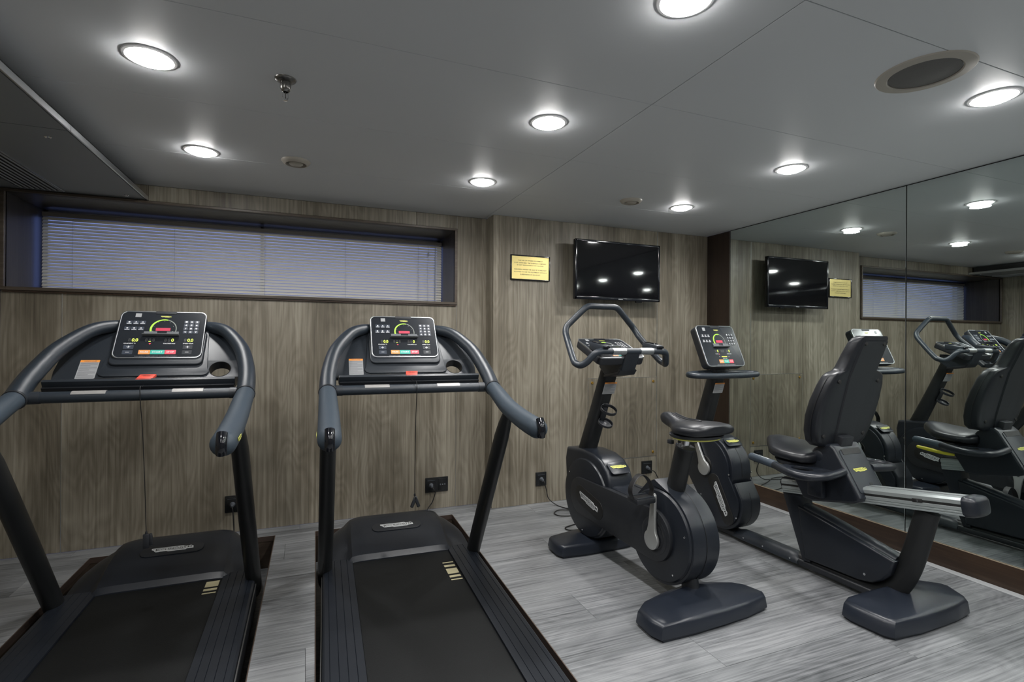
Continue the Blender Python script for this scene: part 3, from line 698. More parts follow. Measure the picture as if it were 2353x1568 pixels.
    hb = B(); hb.flat([[(x_, y_-.0045), (x_+.0045, y_+.0005), (x_+.004, y_+.003), (x_+.0015, y_+.0035), (x_, y_+.002), (x_-.0015, y_+.0035), (x_-.004, y_+.003), (x_-.0045, y_+.0005)]], Mt, .0005); obj('heart_symbol', hb, 'red', ho, smooth=0)
    for s0, s1, mt_, tt in bs_:
        b2 = B(); rect(b2, s0, s1, .078, .165, .0014); k_ = obj('control_key', b2, mt_, ho, smooth=0)
        tx(pr, tt, s0+.020, s1-.020, .105, .138, .02)
    tx(pr, 'The heart rate shown on the display is purely indicative and must not be used for medical purposes', .25, .72, .030, .042, 0)
    for nm_, bb_, mt_ in (('printed_symbols', pr, 'print'), ('lit_digits', li, 'lit'), ('unlit_digits', gh, 'ghost')): obj(nm_, bb_, mt_, ho, smooth=0)['kind'] = 'stuff'
    return ho
def warning_label(parent, M, w_, h_, name='warning_label'):
    """printed label: orange strip above grey text block, x right y up from lower left corner"""
    b2 = B(); b2.flat([[(0, 0), (w_, 0), (w_, h_*.88), (0, h_*.88)]], M, .0008); o = obj(name, b2, 'sticker', parent, smooth=0)
    b2 = B(); b2.flat([[(0, h_*.88), (w_, h_*.88), (w_, h_), (0, h_)]], M, .0008); text_b = B()
    obj('orange_header', b2, 'ostrip', o, smooth=0)
    Mt = M @ Matrix.Translation((0, 0, .001))
    text_fit(text_b, 'WARNING DANGER', Mt, w_*.2, w_*.85, h_*.905, h_*.97, .01)
    n = 15
    for k in range(n):
        y_ = h_*(.84-.80*k/(n-1)*.98); x1 = w_*(.95 if k % 4 != 3 else .6)
        text_b.flat([[(w_*.05, y_), (x1, y_), (x1, y_+h_*.014), (w_*.05, y_+h_*.014)]], Mt, .0003)
    obj('label_print', text_b, 'greyink', o, smooth=0)
    return o

# ------------------------------------------------------------------ treadmills (standing in the floor pits)
def treadmill(label, loc, rz, cord):
    T = thing('treadmill', label, 'treadmill', (0, 2.7, PITZ), loc, rz, group='treadmills')
    # deck
    b2 = B(); b2.box((0, 2.25, -.085), (.80, 2.0, .19), bev=.01); obj('deck_frame', b2, 'black', T)
    b2 = B(); b2.box((0, 2.16, .018), (.535, 1.72, .020), bev=.004, seg=2); bo = obj('running_belt', b2, 'belt', T)
    b2 = B()
    k_ = 0
    for (ya, yb_) in ((2.795, 2.806), (2.745, 2.768), (2.660, 2.722), (2.618, 2.640), (2.585, 2.596)):
        b2.poly([(.198, ya+cord['mk']), (.257, ya+cord['mk']), (.257, yb_+cord['mk']), (.198, yb_+cord['mk'])], 'z', .0282, .0288)
    obj('direction_marks', b2, 'beltmark', bo, smooth=0)
    for s in (-1, 1):
        pr_ = [(.268, -.01)]
        xs = [.268, .300, .3015, .334, .3355, .368, .3695, .412]
        zz = [.036, .037, .0345, .038, .0355, .038, .0355, .036]
        pts = [(.268, .0), (.268, .036), (.296, .037), (.2975, .0345), (.299, .037), (.328, .038), (.3295, .0355), (.331, .038), (.360, .038), (.3615, .0355), (.363, .038), (.392, .037), (.3935, .0345), (.395, .037), (.412, .034), (.420, .026), (.420, .0)]
        b2 = B(); b2.poly([(s*p[0], p[1]) for p in pts], 'y', 1.28, 2.98); obj('side_rail', b2, 'siderail', T, smooth=25)
        b2 = B(); b2.box((s*.4245, 2.07, .004), (.006, 1.58, .012), bev=.002, seg=1); obj('metal_edge_strip', b2, 'alu', T)
        b2 = B(); b2.box((s*.4215, 2.07, -.055), (.010, 1.6, .10), bev=.003, seg=1); obj('side_skirt', b2, 'black', T)
        for yf in (1.45, 2.95):
            b2 = B(); b2.lathe([(.03, 0), (.03, .02), (.02, .03), (.02, .06)], (s*.36, yf, PITZ), 'z', 16); obj('levelling_foot', b2, 'black', T)
    # motor cover
    rings = []; NX = 40
    ylist = [2.935, 2.9375, 2.945, 2.955, 2.975, 3.02, 3.07, 3.12, 3.18, 3.24, 3.30, 3.35, 3.39, 3.42, 3.44, 3.45]
    def prof_z(y):
        tab = [(2.935, .0), (2.9375, .026), (2.945, .036), (2.955, .041), (2.98, .050), (3.05, .074), (3.12, .094), (3.18, .108), (3.26, .120), (3.32, .124), (3.37, .120), (3.41, .104), (3.44, .07), (3.45, .04)]
        for (a, za), (c, zc) in zip(tab, tab[1:]):
            if y <= c: return za+(zc-za)*(y-a)/(c-a)
        return tab[-1][1]
    for y in ylist:
        hw = .412 if y < 3.1 else .412-.060*((y-3.1)/.35)**2.2
        row = [Vector((-hw, y, -.15))]
        for k in range(NX+1):
            u = -1+2*k/NX; x = hw*u; z = prof_z(y); ax_ = abs(x)
            edge = max(0, (abs(u)-.52)/.48)
            zz = z*(1-.62*edge**2.0)-.012*edge
            # raised middle panel with softened flanks
            k_ = max(0, min(1, (.292-ax_)/.022)); k_ = k_*k_*(3-2*k_)
            zz += .020*k_*(1 if y > 2.95 else .4)
            if ax_ > .292 and y < 3.03: zz -= .016*(1-max(0, (y-2.94))/.09)
            row.append(Vector((x, y, zz)))
        row.append(Vector((hw, y, -.15)))
        rings.append(row)
    b2 = B(); b2.loft(rings, cap=True, closed=True); mc = obj('motor_cover', b2, 'housing', T, smooth=27)
    nrm = Vector((0, -.30, 1)).normalized(); vdir = Vector((0, 1, .26))
    b2 = B(); b2.flat([rrect(-.145, -.042, .145, .042, .038)], frame((0, 3.165, .1265), (1, 0, 0), vdir), .0035, bev=.001); lr = obj('badge_recess', b2, 'black', mc)
    badge(lr, Vector((0, 3.165, .131)), (1, 0, 0), vdir, .195)
    # uprights
    for s in (-1, 1):
        b2 = B(); b2.tube([(s*.399, 2.275, .922), (s*.402, 2.38, .785), (s*.405, 2.64, .41), (s*.410, 2.93, -.01), (s*.412, 2.975, -.085)], [.022, .034, .036, .037, .024], 20, 3, ref=(0, 1, .4), rb=[.022, .045, .048, .047, .026], cap='round')
        obj('upright', b2, 'post', T)
        b2 = B(); b2.tube([(s*.405, 2.530, 1.008), (s*.403, 2.44, .985), (s*.401, 2.30, .945), (s*.400, 2.15, .918), (s*.400, 2.02, .903), (s*.400, 1.925, .896)], [.038, .040, .042, .043, .043, .042], 22, 5, cap='round', ref=(0, .2, 1), rb=[.036, .037, .039, .041, .042, .042])
        g = obj('hand_grip', b2, 'grip', T)
        b2 = B(); b2.box((s*.400, 1.888, .902), (.030, .016, .062), bev=.006); b2.tube([(s*.4, 1.90, .938), (s*.4, 1.884, .915), (s*.4, 1.879, .89), (s*.4, 1.886, .868)], .014, 10, 4, ref=(1, 0, 0), rb=.017); obj('grip_inlay', b2, 'tvbody', g)
        badge(g, Vector((s*.4435, 1.985, .905)), (0, s*1, 0.05), (0, -.05, 1), .085, 'yellow', name='side_badge')
    arch = [(.405, 2.535, 1.009), (.402, 2.62, 1.072), (.390, 2.70, 1.130), (.367, 2.78, 1.192), (.330, 2.85, 1.243), (.280, 2.915, 1.290), (.225, 2.965, 1.310), (.15, 3.015, 1.315), (0, 3.035, 1.315)]
    path = arch+[(-x, y, z) for x, y, z in arch[-2::-1]]
    rr = [.0385, .037, .036, .035, .033, .031, .030, .029, .029]; rr = rr+rr[-2::-1]
    b2 = B(); b2.tube(path, rr, 20, 4, ref=(0, -.6, .8)); obj('arch_frame', b2, 'tube', T)
    for s in (-1, 1):
        b2 = B(); b2.lathe([(.0405, -.006), (.0415, 0), (.0405, .006)], M=frame((s*.4045, 2.533, 1.0085), (1, 0, 0), (0, -.27, .96)) @ Matrix.Rotation(0, 4, 'X'), seg=24); obj('grip_collar', b2, 'black', T)
    # console shell between the arch arms, with cup wells
    Ms = frame((0, 2.772, 1.070), (1, 0, 0), (0, .666, .746))
    out = [(-.380, -.01), (-.385, .05), (-.380, .11), (-.366, .165), (-.330, .228), (-.285, .285), (-.22, .325), (-.12, .345), (0, .35)]
    out = out+[(-x, y) for x, y in out[-2::-1]]
    b2 = B(); b2.flat([out, circ(.265, .054, .046, 32)], Ms @ Matrix.Translation((0, 0, -.03)), .026, bev=.003); obj('console_shell', b2, 'shell', T)
    b2 = B(); b2.flat([[(-.212, .060), (-.220, .035), (-.213, .020), (-.195, .012), (.195, .012), (.213, .020), (.220, .035), (.212, .060), (.192, .320), (-.192, .320)]], Ms @ Matrix.Translation((0, 0, -.008)), .012, bev=.003); cpn = obj('centre_panel', b2, 'shell', T)
    b2 = B(); b2.flat([rrect(-.190, .070, .190, .29, .03)], Ms @ Matrix.Translation((0, 0, .001)), .016, bev=.006, res=2); obj('console_mount', b2, 'shell', T)
    Mcup = Ms @ Matrix.Translation((.265, .054, 0))
    b2 = B(); seg = 36
    rings = []
    for r_, h_ in ((.0465, -.003), (.0455, -.004), (.0445, -.055), (.0465, -.056), (.0475, -.030), (.0475, -.008)):
        rings.append([Mcup @ Vector((r_*math.cos(2*math.pi*j/seg), r_*math.sin(2*math.pi*j/seg), h_)) for j in range(seg)])
    tb = bmesh.new(); vs = [[tb.verts.new(p) for p in r_] for r_ in rings]
    for i in range(len(vs)-1):
        for j in range(seg): tb.faces.new((vs[i][j], vs[i][(j+1) % seg], vs[i+1][(j+1) % seg], vs[i+1][j]))
    bmesh.ops.recalc_face_normals(tb, faces=tb.faces); b2.merge(tb); obj('cup_holder', b2, 'black', T)
    warning_label(T, frame(Ms @ Vector((-.298, .006, -.0035)), (1, 0, 0), (0, .666, .746)), .072, .108)
    # front ledge
    sh = [(2.800, 1.070), (2.700, 1.076), (2.622, 1.080), (2.612, 1.072), (2.628, 1.040), (2.66, 1.032), (2.80, 1.04)]
    b2 = B(); b2.poly(sh, 'x', -.353, .353, bev=.003); lg = obj('front_ledge', b2, 'shell', T)
    b2 = B(); b2.poly([(2.612, 1.050), (2.604, 1.046), (2.618, 1.022), (2.66, 1.020), (2.66, 1.035), (2.628, 1.038)], 'x', -.350, .350, bev=.002); obj('ledge_lip', b2, 'black', lg)
    b2 = B()
    for (xa, xb) in ((-.20, -.05), (.075, .20)): b2.box(((xa+xb)/2, 2.690, 1.0775), (xb-xa, .006, .004), bev=.001, seg=1)
    obj('ledge_slots', b2, 'ink', lg)
    b2 = B(); Me = frame((0, 2.645, 1.074), (1, 0, 0), (0, .93, .36))
    b2.flat([[(-.031, -.026), (.027, -.026), (.036, .026), (-.024, .026)]], Me, .013, bev=.002); es = obj('emergency_stop', b2, 'stopred', T)
    b2 = B(); text_fit(b2, 'EMERGENCY', Me @ Matrix.Translation((0, 0, .0134)), -.016, .027, .010, .015, .01); text_fit(b2, 'STOP', Me @ Matrix.Translation((0, 0, .0134)), -.008, .018, .003, .009, .01); obj('stop_lettering', b2, 'ink', es, smooth=0)
    # grab bar
    b2 = B(); b2.tube([(-.375, 2.575, 1.011), (.375, 2.575, 1.011)], .0235, 20, 1); gb = obj('grab_bar', b2, 'tube', T)
    for s in (-1, 1):
        b2 = B(); b2.tube([(s*.338, 2.575, 1.011), (s*.385, 2.572, 1.011)], .0255, 20, 1); obj('bar_socket', b2, 'shell', gb)
        b2 = B(); b2.poly(circ(2.575, 1.011, .0248, 6, 70, 150)+circ(2.575, 1.011, .0225, 6, 150, 70), 'x', s*.118, s*.235); obj('pulse_sensor', b2, 'sensor', gb)
    # console
    pc = Vector((0, (3.010+2.853)/2, (1.388+1.167)/2)); vd = Vector((0, .157, .221))
    console(T, pc+Vector((0, -.026, -.001)), (1, 0, 0), vd, .364, .280, 'run', .05)
    # safety cord
    b2 = B(); b2.tube(cord['pts'], .0017, 8, 5); sc = obj('safety_cord', b2, 'cord', T)
    e = Vector(cord['pts'][-1]); b2 = B()
    if cord['open']:
        for a in (-22, 20): b2.box(e+Vector((.012*(1 if a > 0 else -.4), 0, -.030)), (.016, .012, .058), rot=Matrix.Rotation(R(-a), 3, 'Y'), bev=.003, seg=1)
    else:
        b2.box(e+Vector((0, .0, -.030)), (.024, .014, .062), bev=.004); b2.box(e+Vector((.016, .004, -.026)), (.016, .012, .052), rot=Matrix.Rotation(R(-8), 3, 'Y'), bev=.004)
    b2.lathe([(.0035, 0), (.005, -.008), (.004, -.012)], e+Vector((0, 0, .012)), 'z', 12)
    obj('safety_clip', b2, 'black', sc)
    return T
c2 = dict(pts=[(-.012, 2.63, 1.060), (.004, 2.60, 1.050), (.012, 2.552, 1.045), (.014, 2.549, .985), (.013, 2.575, .86), (.014, 2.60, .60), (.014, 2.60, .466)], open=True, mk=-.025)
c1 = dict(pts=[(-.004, 2.64, 1.055), (.000, 2.602, 1.045), (.004, 2.552, 1.045), (.006, 2.549, .985), (.008, 2.575, .86), (.012, 2.60, .60), (.018, 2.60, .405)], open=False, mk=.195)
treadmill('left black treadmill in its floor pit, cut off by the left edge of the picture', (-.652, 2.762, PITZ), -.005, c1)
treadmill('right black treadmill in its floor pit, beside the upright bike', (.508, 2.70, PITZ), -.033, c2)

# ------------------------------------------------------------------ shared bike bits
def foot(parent, outline, h, peak=None, name='base_foot', mat='foot'):
    """moulded foot: skirt, sloped shoulder, domed top with a peak"""
    cx_ = sum(p[0] for p in outline)/len(outline); cy_ = sum(p[1] for p in outline)/len(outline)
    def sc(k, z): return [Vector((cx_+(p[0]-cx_)*k, cy_+(p[1]-cy_)*k, z)) for p in outline]
    def inset(d, z):
        r_ = []
        for p in outline:
            v_ = Vector((p[0]-cx_, p[1]-cy_)); L_ = v_.length; v_ *= (L_-d)/L_; r_.append(Vector((cx_+v_.x, cy_+v_.y, z)))
        return r_
    rings = [inset(.012, .0), inset(.012, .012), inset(.0, .013), inset(.0, .020), inset(.008, h*.80), inset(.018, h*.95), inset(.032, h)]
    if peak:
        px, py, pz = peak
        for k, f_ in ((.66, .25), (.42, .55), (.22, .85), (.10, 1.0)):
            rings.append([Vector((px*(1-k)+p.x*k, py*(1-k)+p.y*k, h+(pz-h)*f_)) for p in inset(.03, h)])
    else:
        for k in (.6, .2): rings.append(sc(k, h+.002*(1-k)))
    b2 = B(); b2.loft(rings); return obj(name, b2, mat, parent, smooth=40)
def crank(parent, s, xb, cen, tip, mat='crank', back=.0):
    """teardrop crank arm on side s (x direction), hub centre cen (y,z), pedal axle at tip"""
    a = math.atan2(tip[1]-cen[1], tip[0]-cen[0]); L = math.hypot(tip[0]-cen[0], tip[1]-cen[1])
    d_ = (math.cos(a), math.sin(a)); n_ = (-d_[1], d_[0])
    def P(u_, v_): return (cen[0]+d_[0]*u_+n_[0]*v_, cen[1]+d_[1]*u_+n_[1]*v_)
    hub = [P(-.018+.048*math.cos(R(t_)), .048*math.sin(R(t_))) for t_ in range(40, 321, 14)]
    top = [P(L+.015*math.cos(R(t_)), .015*math.sin(R(t_))) for t_ in range(-80, 81, 20)]
    mid = [P(.045, -.024), P(.09, -.019)]; mid2 = [P(.09, .019), P(.045, .024)]
    pts = hub+mid+top+mid2
    b2 = B(); b2.poly(pts, 'x', s*xb, s*(xb+.016), bev=.003); co = obj('crank_arm', b2, mat, parent)
    b2 = B(); b2.lathe([(.011, 0), (.011, .004)], (s*(xb+.0145), cen[0], cen[1]), 'x', 16); obj('axle_hole', b2, 'ink', co)
    return co
def pedal(parent, s, x0, tip, strap=True, tiltz=0.):
    y_, z_ = tip; po = B()
    po.box((s*(x0+.060), y_, z_-.006), (.112, .082, .030), bev=.008); po.tube([(s*(x0-.012), y_, z_), (s*(x0+.02), y_, z_)], .009, 12, 1)
    p_ = obj('pedal', po, 'black', parent)
    b2 = B()
    for k in (-1, 1): b2.box((s*(x0+.060), y_+k*.030, z_+.010), (.100, .010, .004), bev=.001, seg=1)
    obj('pedal_tread', b2, 'shell', p_)
    if strap:
        pts = [(s*(x0+.112), y_, z_-.004), (s*(x0+.124), y_+.004, z_+.045), (s*(x0+.095), y_+.006, z_+.096), (s*(x0+.060), y_+.006, z_+.112), (s*(x0+.022), y_+.004, z_+.090), (s*(x0-.002), y_, z_+.040), (s*(x0+.006), y_, z_+.0)]
        b2 = B(); b2.tube(pts, .0028, 8, 5, ref=(0, 1, 0), rb=.017, sq=4); st_ = obj('pedal_strap', b2, 'cord', p_)
    return p_

# ------------------------------------------------------------------ upright exercise bike
def upright_bike():
    T = thing('upright_exercise_bike', 'black upright exercise bike with saddle and hexagonal looped handlebar, nearest bike', 'exercise bike', (0, 2.3, 0), (1.695, 2.3, 0), .05, group='exercise bikes')
    # feet
    foot(T, [(-.362, 1.815), (-.345, 1.762), (-.17, 1.748), (0, 1.746), (.15, 1.752), (.292, 1.774), (.318, 1.806), (.300, 1.895), (.262, 1.940), (.13, 2.008), (0, 2.028), (-.14, 2.008), (-.29, 1.965), (-.352, 1.92)], .074, (0, 1.955, .098))
    foot(T, [(-.292, 2.835), (-.31, 2.78), (-.315, 2.69), (-.30, 2.652), (-.15, 2.628), (0, 2.622), (.15, 2.628), (.26, 2.652), (.275, 2.70), (.27, 2.80), (.25, 2.845), (.1, 2.875), (-.1, 2.88)], .072, (0, 2.76, .082))
    # rear housing around the crank
    rc = (2.088, .303); fc = (2.735, .310); RR, FR = .232, .243
    prof = circ(rc[0], rc[1], RR, 40, -262, 62)
    prof = circ(rc[0], rc[1], RR, 44, 100, 400)+[(2.185, .535), (2.13, .565), (2.00, .515)]
    b2 = B(); b2.poly(prof, 'x', -.078, .078, bev=.022, seg=4); rh = obj('rear_housing', b2, 'housing', T, smooth=30)
    for s in (-1, 1):
        b2 = B(); b2.lathe([(.001, .092), (.195, .091), (.214, .088), (.221, .080), (.222, .06)], (0, 0, 0), 'x', 56, M=Matrix.Translation((0, rc[0], rc[1])) @ Matrix.Diagonal((s, 1, 1, 1))); obj('disc_cover', b2, 'housing', rh)
    # front housing with the hump up to the column
    prof = circ(fc[0], fc[1], FR, 34, 178, 372)+[(2.985, .50), (2.968, .572), (2.78, .590), (2.66, .583), (2.585, .560), (2.525, .512), (2.495, .44)]
    b2 = B(); b2.poly(prof, 'x', -.088, .088, bev=.020, seg=4); fh = obj('front_housing', b2, 'housing', T, smooth=30)
    for s in (-1, 1):
        b2 = B(); b2.lathe([(.001, .103), (.205, .101), (.226, .097), (.233, .088), (.234, .06)], (0, 0, 0), 'x', 56, M=Matrix.Translation((0, fc[0], fc[1])) @ Matrix.Diagonal((s, 1, 1, 1))); obj('disc_cover', b2, 'housing', fh)
        for a in (35, 160, 275):
            b2 = B(); b2.lathe([(.001, .0035), (.0045, .003), (.005, 0)], (0, 0, 0), 'x', 12, M=Matrix.Translation((s*.100, fc[0]+.205*math.cos(R(a)), fc[1]+.205*math.sin(R(a)))) @ Matrix.Diagonal((s, 1, 1, 1))); obj('screw', b2, 'chrome', fh)
        for a in (-35, 165, 235):
            b2 = B(); b2.lathe([(.001, .0035), (.0045, .003), (.005, 0)], (0, 0, 0), 'x', 12, M=Matrix.Translation((s*.090, rc[0]+.19*math.cos(R(a)), rc[1]+.19*math.sin(R(a)))) @ Matrix.Diagonal((s, 1, 1, 1))); obj('screw', b2, 'chrome', rh)
    # panel seams over the top of the housings
    b2 = B(); b2.tube([(0, 2.02+.0, .538), (0, 1.96, .507), (0, 1.90, .445), (0, 1.862, .36), (0, 1.857, .27), (0, 1.885, .185), (0, 1.93, .13)], .0012, 6, 5); obj('housing_seam', b2, 'ink', rh)
    # yellow badge pad on the hump
    nh = Vector((0, -.46, .89)); b2 = B(); Mh = frame((.0, 2.530, .520), (1, 0, 0), (0, .80, .62))
    b2.flat([rrect(-.066, -.042, .066, .045, .02)], Mh @ Matrix.Translation((0, 0, .002)), .006, bev=.002); pd = obj('badge_pad', b2, 'housing', fh)
    badge(pd, Mh @ Vector((0, .006, .009)), (1, 0, 0), (0, .80, .62), .105, 'yellow')
    # connecting beam and its stadium shaped cover
    b2 = B(); b2.poly([(2.80, .425), (2.55, .432), (2.30, .428), (2.16, .405), (2.16, .19), (2.30, .180), (2.55, .178), (2.80, .19)], 'x', -.072, .072, bev=.015, seg=3); obj('beam', b2, 'housing', T)
    for s in (-1, 1):
        b2 = B(); cap = capsule((2.765, .312), (2.105, .302), .112, .128, 20)
        xs_ = (s*.080, s*.112); b2.poly(cap, 'x', min(xs_), max(xs_), bev=.006, seg=2); bc = obj('beam_cover', b2, 'black', T)
        b2 = B(); xs_ = (s*.110, s*.1145); b2.poly(capsule((2.755, .323), (2.575, .283), .056, .056, 14), 'x', min(xs_), max(xs_), bev=.002); lr = obj('badge_recess', b2, 'ink', bc)
        if s < 0: badge(lr, Vector((-.1155, 2.663, .304)), (0, -.195, -.043), (0, -.043, .195), .200)
        else: badge(lr, Vector((.1155, 2.663, .304)), (0, .195, .043), (0, -.043, .195), .200)
        b2 = B(); b2.lathe([(.001, .108), (.058, .108), (.066, .113), (.080, .116), (.090, .113), (.092, .10)], (0, 0, 0), 'x', 40, M=Matrix.Translation((0, rc[0], rc[1])) @ Matrix.Diagonal((s, 1, 1, 1))); obj('crank_bezel', b2, 'black', bc)
    tip = (2.076, .500); tip2 = (2*rc[0]-tip[0], 2*rc[1]-tip[1])
    crank(T, -1, .118, rc, tip); pedal(T, -1, .140, tip)
    crank(T, 1, .118, rc, tip2); pedal(T, 1, .140, tip2)
    # stems into the feet
    b2 = B(); b2.tube([(0, 1.955, .07), (0, 1.975, .17)], .036, 16, 1, ref=(0, 1, 0), rb=.045); obj('rear_stem', b2, 'black', T)
    b2 = B(); b2.tube([(0, 2.75, .06), (0, 2.74, .12)], .036, 16, 1, ref=(0, 1, 0), rb=.05); obj('front_stem', b2, 'black', T)
    # seat tube, post, saddle
    b2 = B(); b2.tube([(0, 2.085, .47), (0, 2.062, .53), (0, 2.000, .742)], .041, 24, 1, ref=(0, 1, .28), rb=.049); stb = obj('seat_tube', b2, 'post', T)
    b2 = B(); b2.tube([(0, 1.9985, .740), (0, 1.9965, .748)], .043, 24, 1, ref=(0, 1, .28), rb=.051); obj('tube_collar', b2, 'black', stb)
    b2 = B(); b2.tube([(0, 2.01, .70), (0, 1.988, .800)], .020, 20, 1); b2.tube([(0, 2.035, .735), (0, 2.02, .790)], .017, 16, 1, rb=.03, ref=(0, 1, 0)); sp_ = obj('seat_post', b2, 'chrome', T)
    b2 = B(); b2.box((-.045, 2.05, .765), (.02, .03, .02), bev=.004); obj('height_lever', b2, 'black', sp_)
    saddle(T, [(1.812, .070, .868, .842), (1.822, .108, .874, .832), (1.85, .132, .878, .822), (1.90, .140, .878, .818), (1.95, .136, .874, .817), (1.99, .112, .871, .818), (2.03, .078, .874, .822), (2.07, .056, .884, .826), (2.11, .044, .893, .832), (2.145, .037, .895, .842), (2.165, .026, .888, .856), (2.172, .012, .878, .866)], 'saddle')
    b2 = B(); b2.loft([[Vector((x, y, z)) for x, y in [(w_*math.cos(R(a)), 1.925+ly*math.sin(R(a))) for a in range(0, 360, 12)]] for w_, ly, z in ((.120, .095, .806), (.132, .108, .812), (.134, .110, .822))]); sr = obj('saddle_base', b2, 'black', T)
    b2 = B(); b2.loft([[Vector((w_*math.cos(R(a)), 1.925+ly*math.sin(R(a)), z)) for a in range(0, 360, 12)] for w_, ly, z in ((.112, .088, .799), (.120, .095, .803), (.120, .095, .806))]); obj('yellow_seal', b2, 'yellow', sr)
    # column with label and cup rings
    b2 = B(); b2.tube([(0, 2.868, .545), (0, 2.850, .580), (0, 2.735, .83), (0, 2.610, 1.115)], [.049, .049, .048, .046], 28, 1, ref=(0, 1, .46), rb=[.054, .052, .046, .042], sq=3); colm = obj('column', b2, 'post', T)
    ax_ = Vector((0, -.1245, .282)).normalized(); nn = Vector((0, -.915, -.404)).normalized()
    pc_ = Vector((0, 2.664, .992))+nn*.0460
    warning_label(colm, frame(pc_+Vector((-.043, 0, 0))-ax_*.035, (1, 0, 0), ax_), .086, .078)
    ty = R(30); tv_ = Vector((0, math.cos(ty), math.sin(ty))); tn = Vector((0, -math.sin(ty), math.cos(ty)))
    def ringpts(r_, cy_, cz_): return [Vector((0, cy_, cz_))+Vector((1, 0, 0))*r_*math.cos(R(a))+tv_*r_*math.sin(R(a)) for a in range(0, 360, 15)]
    b2 = B(); b2.tube(ringpts(.048, 2.628, .848), .0024, 8, 1, closed=True, ref=tn, rb=.010, sq=4); ch = obj('bottle_holder', b2, 'black', T)
    b2 = B(); b2.tube(ringpts(.043, 2.660, .765), .0024, 8, 1, closed=True, ref=tn, rb=.008, sq=4); b2.lathe([(.001, -.008), (.042, -.008), (.042, -.005), (.02, -.004), (.012, .001), (.001, .001)], seg=28, M=frame((0, 2.660, .765), (1, 0, 0), tv_)); obj('bottle_tray', b2, 'black', ch)
    b2 = B(); b2.box((0, 2.682, .812), (.03, .020, .095), rot=Matrix.Rotation(R(24), 3, 'X'), bev=.004); obj('holder_bracket', b2, 'black', ch)
    # handlebar
    L_ = [(0, 2.700, 1.466), (-.085, 2.700, 1.466), (-.112, 2.702, 1.458), (-.135, 2.704, 1.442), (-.218, 2.712, 1.366), (-.243, 2.712, 1.340), (-.257, 2.700, 1.312), (-.266, 2.672, 1.276), (-.298, 2.545, 1.152), (-.303, 2.505, 1.130), (-.293, 2.475, 1.124), (-.272, 2.448, 1.142), (-.243, 2.418, 1.186), (-.215, 2.408, 1.198), (-.18, 2.408, 1.200), (0, 2.408, 1.200)]
    path = L_[:-1]+[(0, 2.408, 1.200)]+[(-x, y, z) for x, y, z in L_[-2:0:-1]]
    b2 = B(); b2.tube(path, .0188, 18, 4, closed=True, ref=(0, -.55, .8)); hb = obj('handlebar', b2, 'tube', T)
    for s in (-1, 1):
        b2 = B(); b2.tube([(s*.050, 2.408, 1.200), (s*.138, 2.408, 1.200)], .0196, 18, 1); obj('pulse_sensor', b2, 'alu', hb)
        b2 = B(); b2.box((s*.185, 2.462, 1.222), (.050, .130, .042), rot=Matrix.Rotation(R(8), 3, 'X'), bev=.008); rs = obj('elbow_rest_switch', b2, 'shell', hb)
        b2 = B(); b2.box((s*.185, 2.400, 1.222), (.038, .032, .012), bev=.003); b2.box((s*.185, 2.472, 1.246), (.030, .085, .006), rot=Matrix.Rotation(R(8), 3, 'X'), bev=.002); obj('rocker_key', b2, 'tvbody', rs)
    # neck block
    b2 = B(); b2.poly([(2.425, 1.198), (2.395, 1.185), (2.440, 1.092), (2.462, 1.070), (2.60, 1.052), (2.665, 1.10), (2.66, 1.165), (2.56, 1.150), (2.50, 1.190)], 'x', -.048, .048, bev=.010, seg=3); obj('neck_block', b2, 'shell', T)
    b2 = B(); b2.poly([(2.440, 1.092), (2.462, 1.066), (2.60, 1.046), (2.60, 1.06), (2.47, 1.082), (2.455, 1.10)], 'x', -.058, .058, bev=.003); obj('neck_cover', b2, 'black', T)
    console(T, Vector((-.052, 2.540, 1.2185)), (1, 0, 0), (0, .237, .101), .312, .268, 'bike', .05)
    return T
def saddle(T, secs, name, mat='vinyl', groove=True):
    rings = []
    dy_ = -.018 if groove else 0
    for y, w_, zt, zb in secs:
        y += dy_
        ring_ = []
        for a in range(0, 360, 15):
            ca, sa = math.cos(R(a)), math.sin(R(a))
            x_ = w_*math.copysign(abs(ca)**.75, ca); zc = (zt+zb)/2; hz = (zt-zb)/2
            z_ = zc+hz*math.copysign(abs(sa)**.6, sa)
            if sa > 0: z_ += .010*sa*(1-(ca*ca))-.005*(1-abs(ca))
            ring_.append(Vector((x_, y, z_)))
        rings.append(ring_)
    b2 = B(); b2.loft(rings); so_ = obj(name, b2, mat, T, smooth=50)
    if groove:
        b2 = B()
        b2.tube([(-.012, 2.082, .9005), (-.014, 2.002, .884), (-.016, 1.932, .8845), (0, 1.897, .8855), (.016, 1.932, .8845), (.014, 2.002, .884), (.012, 2.082, .9005)], .0022, 8, 5); obj('saddle_piping', b2, mat, so_)
    return so_
upright_bike()

